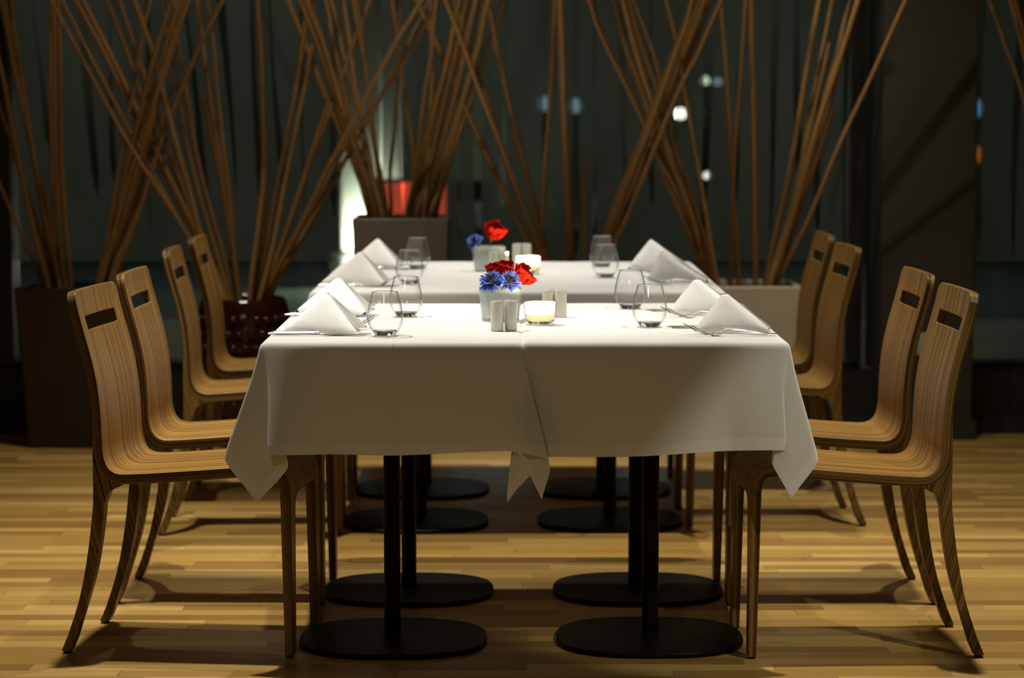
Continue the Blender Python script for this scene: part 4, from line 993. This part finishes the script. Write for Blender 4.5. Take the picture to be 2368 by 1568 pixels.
for i in range(4):
    w = ordinal(i) + ' napkin on the right'
    y = YN[('right', i)]; dx = (0, -0.025, -0.01, -0.02)[i]
    place(fp, 0.535 + dx, y - 0.100, PI + (0.05 if i == 0 else -0.03), 'fork lying closest to the camera beside the ' + w, 'fork')
    place(fp, 0.520 + dx, y - 0.062, PI - 0.02, 'fork tucked close along the foot of the ' + w, 'fork')
    if i < 2:
        place(kp, 0.515 + dx, y + 0.10, PI + 0.02, 'table knife just beyond the ' + w + ', blade towards the glass', 'knife')
        place(kp, 0.505 + dx, y + 0.135, PI, 'outer table knife on the far side of the ' + w, 'knife')

# salt and pepper shakers with slanted tops
def shaker_me(lean):
    n = 36; V = []; F = []
    R = 0.0158
    rows = [(0.0, 0.93), (0.0015, 0.99), (0.004, 1.0), (1.0, 1.0), (2.0, 0.985), (3.0, 0.93), (4.0, 0.35)]
    for z, k in rows:
        for q in range(n):
            a = 2 * PI * q / n; x, y = math.cos(a) * R, math.sin(a) * R
            top = 0.0735 + lean * x * 0.07
            if z < 1: zz = z
            elif z == 1.0: zz = top - 0.004
            elif z == 2.0: zz = top - 0.0015
            elif z == 3.0: zz = top
            else: zz = 0.0738 + lean * x * k * 0.07
            V.append((x * k, y * k, zz))
    for i in range(len(rows) - 1):
        for q in range(n):
            q2 = (q + 1) % n; F.append((i * n + q, i * n + q2, (i + 1) * n + q2, (i + 1) * n + q))
    F.append(tuple(range(n - 1, -1, -1))); F.append(tuple((len(rows) - 1) * n + q for q in range(n)))
    return mesh(V, F)
SHK = [(-0.0365, -0.085, 1, 'white porcelain shaker nearest the camera, left one in front of the flower vase'), (-0.003, -0.074, -1, 'white porcelain shaker, right one of the pair in front of the flower vase'),
       (0.0945, 0.292, 1, 'white porcelain shaker behind the front candle, left one of its pair'), (0.127, 0.287, -1, 'white porcelain shaker behind the front candle, right one of its pair'),
       (-0.060, 1.940, 1, 'blurred white shaker in front of the rear vase, left one'), (-0.027, 1.945, -1, 'blurred white shaker in front of the rear vase, right one'),
       (0.017, 2.400, 1, 'blurred white shaker behind the rear candle, left one'), (0.051, 2.400, -1, 'blurred white shaker behind the rear candle, right one')]
sm = {1: shaker_me(1), -1: shaker_me(-1)}
for x, y, s, lab in SHK:
    o = bpy.data.objects.new('shaker', sm[s]); COL.objects.link(o); o.location = (x, y, TZ)
    if not sm[s].materials:
        sm[s].materials.append(M['porcelain']); sm[s].shade_smooth(); sm[s].set_sharp_from_angle(angle=math.radians(50))
    tag(o, lab, 'shaker', 'white salt and pepper shakers')

# candles in glass tumblers
M['holder_glass'] = m_thin_glass('candle_holder_glass', (0.96, 0.97, 0.93), (0.5, 0.5, 0.42))
def m_wax():
    t = NT('candle_wax')
    d = t.n('ShaderNodeBsdfDiffuse', {'Color': (0.92, 0.88, 0.78, 1)}).outputs[0]
    l = t.n('ShaderNodeBsdfTranslucent', {'Color': (0.98, 0.93, 0.80, 1)}).outputs[0]
    return t.surf(t.n('ShaderNodeMixShader', {0: 0.5, 1: d, 2: l}).outputs[0])
def m_liner():
    t = NT('frosted_inside')
    d = t.n('ShaderNodeBsdfDiffuse', {'Color': (0.9, 0.86, 0.78, 1)}).outputs[0]
    l = t.n('ShaderNodeBsdfTranslucent', {'Color': (0.97, 0.93, 0.84, 1)}).outputs[0]
    return t.surf(t.n('ShaderNodeMixShader', {0: 0.75, 1: d, 2: l}).outputs[0])
M['wax'] = m_wax(); M['liner'] = m_liner(); M['flame'] = m_emit('flame', (1.0, 0.72, 0.32), 40)
M['wick'] = plain('wick', (0.02, 0.015, 0.01), 0.9)
def candle(x, y, lab):
    c = empty('tealight_holder', (x, y, TZ), 0, lab, 'candle', 'lit candles in glass tumblers')
    link('glass', fix_normals(lathe_me([(0.030, 0.0), (0.0345, 0.0), (0.0365, 0.002), (0.0385, 0.02), (0.0425, 0.058), (0.0415, 0.059), (0.0395, 0.057), (0.0365, 0.024), (0.0345, 0.0135), (0.030, 0.0125)], 56)), M['holder_glass'], c, 60)
    link('thick_base', fix_normals(lathe_me([(0.0005, 0.001), (0.033, 0.001), (0.0352, 0.003), (0.0360, 0.011), (0.0335, 0.0115), (0.0005, 0.0105)], 56)), M['base_glass'], c, 60)
    link('frosted_liner', lathe_me([(0.0338, 0.0135), (0.0358, 0.024), (0.0388, 0.0565)], 48), M['liner'], c, 60)
    w = link('candle', lathe_me([(0.0005, 0.0135), (0.033, 0.0135), (0.0350, 0.024), (0.0352, 0.029), (0.030, 0.0285), (0.0005, 0.0275)], 48), M['wax'], c, 60)
    link('wick', tube_me([(0, 0, 0.027), (0, 0, 0.035)], 0.0008, 6), M['wick'], w)
    link('flame', lathe_me([(0.0004, 0.033), (0.0026, 0.037), (0.0033, 0.041), (0.0022, 0.047), (0.0004, 0.053)], 16), M['flame'], c, 60)
    l = bpy.data.lights.new('candle_light', 'POINT'); l.energy = 8.0; l.color = (1.0, 0.78, 0.48); l.shadow_soft_size = 0.006
    lo = bpy.data.objects.new('candle_light', l); COL.objects.link(lo); lo.parent = c; lo.location = (0, 0, 0.046)
candle(0.071, 0.080, 'front lit candle in a glass tumbler right of the flower vase')
candle(0.053, 1.940, 'rear lit candle in a glass tumbler, blurred behind the front table')

# flower vases
def m_vase():
    t = NT('milky_vase_glass')
    lw = t.n('ShaderNodeLayerWeight', {'Blend': 0.45}).outputs['Facing']
    d = t.n('ShaderNodeBsdfDiffuse', {'Color': (0.62, 0.66, 0.64, 1)}).outputs[0]
    l = t.n('ShaderNodeBsdfTranslucent', {'Color': (0.70, 0.75, 0.72, 1)}).outputs[0]
    dl = t.n('ShaderNodeMixShader', {0: 0.5, 1: d, 2: l}).outputs[0]
    tr = t.n('ShaderNodeBsdfTransparent', {'Color': (0.82, 0.87, 0.85, 1)}).outputs[0]
    a = t.n('ShaderNodeMixShader', {0: 0.45, 1: dl, 2: tr}).outputs[0]
    gl = t.n('ShaderNodeBsdfGlossy', {'Roughness': 0.03}).outputs[0]
    return t.surf(t.n('ShaderNodeMixShader', {0: t.math('ADD', 0.04, t.math('MULTIPLY', t.math('POWER', lw, 5.0), 0.7)), 1: a, 2: gl}).outputs[0])
M['vase'] = m_vase()
M['vase_in'] = plain('milky_glass_core', (0.72, 0.74, 0.70), 0.3, noise=0.03)
def sq_me(prof, cap=True):
    V = []; F = []; base = stadium(2, 2, 10, 6.0); n = len(base)
    for r, z in prof: V += [(x * r, y * r, z) for x, y in base]
    for i in range(len(prof) - 1):
        for k in range(n):
            k2 = (k + 1) % n; F.append((i * n + k, i * n + k2, (i + 1) * n + k2, (i + 1) * n + k))
    if cap: F.append(tuple(range(n - 1, -1, -1)))
    return mesh(V, F)
def vase(x, y, rz, lab):
    v = empty('flower_vase', (x, y, TZ), rz, lab, 'vase', 'small tapered glass vases')
    link('outer_glass', sq_me([(0.045, 0.0), (0.0475, 0.003), (0.0545, 0.080), (0.0535, 0.0815), (0.050, 0.080)]), M['vase'], v, 50)
    link('milky_core', sq_me([(0.012, 0.006), (0.030, 0.020), (0.040, 0.045), (0.0455, 0.078), (0.044, 0.0785), (0.038, 0.045), (0.028, 0.022)]), M['vase_in'], v, 60)
    return v
vase(-0.031, 0.228, 0.06, 'square tapered glass vase with red poppies and blue cornflowers on the front tables')
vase(-0.078, 2.086, 0.1, 'blurred square glass vase with one red poppy on the rear tables')

def m_petal(name, a, b, tr):
    t = NT(name)
    tc = t.n('ShaderNodeTexCoord').outputs['Object']
    nz = t.n('ShaderNodeTexNoise', {'Vector': tc, 'Scale': 60.0, 'Detail': 4.0}).outputs[0]
    c = t.mix(nz, a, b)
    d = t.n('ShaderNodeBsdfDiffuse', {'Color': c}).outputs[0]
    l = t.n('ShaderNodeBsdfTranslucent', {'Color': c}).outputs[0]
    return t.surf(t.n('ShaderNodeMixShader', {0: tr, 1: d, 2: l}).outputs[0])
M['poppy'] = m_petal('poppy_petal', (0.40, 0.010, 0.005), (0.60, 0.025, 0.010), 0.35)
M['corn'] = m_petal('cornflower_petal', (0.06, 0.10, 0.42), (0.16, 0.24, 0.68), 0.2)
M['fl_dark'] = plain('dark_stamens', (0.012, 0.010, 0.018), 0.8, noise=0.4, nscale=200)
M['stem'] = plain('green_stem', (0.06, 0.11, 0.025), 0.6, noise=0.2)
def petal_me(R, width, cup, seed):
    rn = random.Random(seed); nu, nv = 12, 14; V = []; F = []
    p1, p2 = rn.uniform(0, 6), rn.uniform(0, 6)
    for i in range(nu + 1):
        u = i / nu
        for j in range(nv + 1):
            v = j / nv * 2 - 1
            a = v * width * (0.35 + 0.65 * math.sin(min(1.0, u * 1.1) * PI / 2))
            rr = R * u * (1 - 0.10 * v * v * u + 0.04 * u * math.sin(v * 9 + p1))
            th = cup * u ** 0.8
            crk = 0.055 * R * u * math.sin(v * 13 + p2 + u * 4) + 0.03 * R * u * math.sin(v * 27 + p1)
            V.append((rr * math.cos(a) * math.cos(th) - crk * math.sin(th), rr * math.sin(a) * (0.75 + 0.25 * math.cos(th)), rr * math.sin(th) + crk * math.cos(th)))
    for i in range(nu):
        for j in range(nv):
            a = i * (nv + 1) + j; F.append((a, a + 1, a + nv + 2, a + nv + 1))
    return mesh(V, F)
def poppy(loc, R, rot, foot, lab, n=5, cup=0.9, seed=0):
    p = empty('poppy', loc, 0, lab, 'flower', 'red poppies')
    q = Matrix.Rotation(rot[2], 4, 'Z') @ Matrix.Rotation(rot[0], 4, 'X') @ Matrix.Rotation(rot[1], 4, 'Y')
    for k in range(n):
        o = link('petal', petal_me(R * (1.0 if k % 2 else 0.9), 0.95, cup + 0.22 * (k % 2), seed * 10 + k), M['poppy'], p, 180)
        o.matrix_local = q @ Matrix.Rotation(2 * PI * k / n + 0.3 * seed, 4, 'Z')
        o.modifiers.new('thickness', 'SOLIDIFY').thickness = 0.0005
    c = link('seed_head', lathe_me([(0.0004, 0.0), (0.004, 0.002), (0.005, 0.008), (0.0035, 0.012), (0.0004, 0.012)], 16), M['fl_dark'], p, 60); c.matrix_local = q
    f = Vector(foot) - Vector(loc)
    link('stem', tube_me(smooth_path([(0, 0, 0), tuple(f * 0.45 + Vector((0, 0, 0.006))), tuple(f)], 4), 0.0013, 8), M['stem'], p)
    return p
def cornflower(loc, R, rot, foot, lab, seed=0):
    rn = random.Random(seed + 50)
    p = empty('cornflower', loc, 0, lab, 'flower', 'blue cornflowers')
    q = Matrix.Rotation(rot[2], 4, 'Z') @ Matrix.Rotation(rot[0], 4, 'X') @ Matrix.Rotation(rot[1], 4, 'Y')
    for k in range(19):
        # each ray floret is a small toothed trumpet
        V = []; F = []; n = 7
        L = R * rn.uniform(0.85, 1.1)
        for i in range(6):
            u = i / 5
            for j in range(n):
                v = j / (n - 1) * 2 - 1
                wdt = 0.07 * R + 0.34 * R * u ** 1.6
                tooth = L * u + (0.20 * R * (1 if j % 2 else -0.8) if i == 5 else 0)
                V.append((tooth, v * wdt, 0.25 * R * u + 0.22 * R * u * (v * v) + 0.05 * R * math.sin(j * 2.1 + k)))
        for i in range(5):
            for j in range(n - 1): a = i * n + j; F.append((a, a + 1, a + n + 1, a + n))
        o = link('ray_floret', mesh(V, F), M['corn'], p, 180)
        o.matrix_local = q @ Matrix.Rotation(2 * PI * k / 11 + rn.uniform(-0.2, 0.2), 4, 'Z') @ Matrix.Rotation(-rn.uniform(-0.1, 0.2) + (0.35 if k < 11 else -0.35), 4, 'Y')
        o.modifiers.new('thickness', 'SOLIDIFY').thickness = 0.0004
    ms = []
    for k in range(44):
        a = rn.uniform(0, 2 * PI); r = R * 0.42 * math.sqrt(rn.random())
        ms.append(tube_me([(r * 0.6 * math.cos(a), r * 0.6 * math.sin(a), 0), (r * math.cos(a), r * math.sin(a), R * rn.uniform(0.45, 0.8))], [0.0013, 0.0008], 5))
    c = link('flower_center', joined(ms), M['fl_dark'], p, 60); c.matrix_local = q
    b = link('calyx', lathe_me([(0.0005, -0.014), (0.004, -0.012), (0.0052, -0.006), (0.0035, 0.0), (0.0005, 0.001)], 14), M['stem'], p, 60); b.matrix_local = q
    f = Vector(foot) - Vector(loc)
    link('stem', tube_me(smooth_path([(0, 0, -0.002), tuple(f * 0.5 + Vector((0, 0, 0.003))), tuple(f)], 4), 0.0012, 8), M['stem'], p)
ZV = TZ + 0.0815
poppy((-0.048, 0.235, ZV + 0.030), 0.037, (0.55, -0.2, 0.3), (-0.030, 0.226, TZ + 0.030), 'small red poppy at the left back of the front vase', cup=1.15, seed=1)
poppy((-0.022, 0.250, ZV + 0.026), 0.046, (0.45, 0.1, 0.0), (-0.030, 0.228, TZ + 0.030), 'red poppy in the middle of the front vase behind the cornflowers', cup=1.1, seed=2)
poppy((0.012, 0.232, ZV + 0.018), 0.052, (0.5, 0.75, 0.15), (-0.027, 0.226, TZ + 0.028), 'largest red poppy of the front vase, opening to the right', cup=0.85, seed=3)
cornflower((-0.052, 0.178, ZV + 0.016), 0.0275, (0.75, -0.25, 0.0), (-0.033, 0.224, TZ + 0.030), 'left blue cornflower in the front vase', 1)
cornflower((-0.008, 0.176, ZV + 0.017), 0.0265, (0.70, 0.2, 0.0), (-0.027, 0.222, TZ + 0.030), 'right blue cornflower in the front vase', 2)
poppy((-0.070, 2.080, ZV + 0.026), 0.062, (0.5, 0.35, 0.0), (-0.078, 2.086, TZ + 0.030), 'blurred red poppy in the rear vase', cup=0.95, seed=4)
cornflower((-0.122, 2.060, ZV + 0.016), 0.024, (0.6, -0.5, 0.0), (-0.080, 2.084, TZ + 0.030), 'blurred blue cornflower in the rear vase', 3)
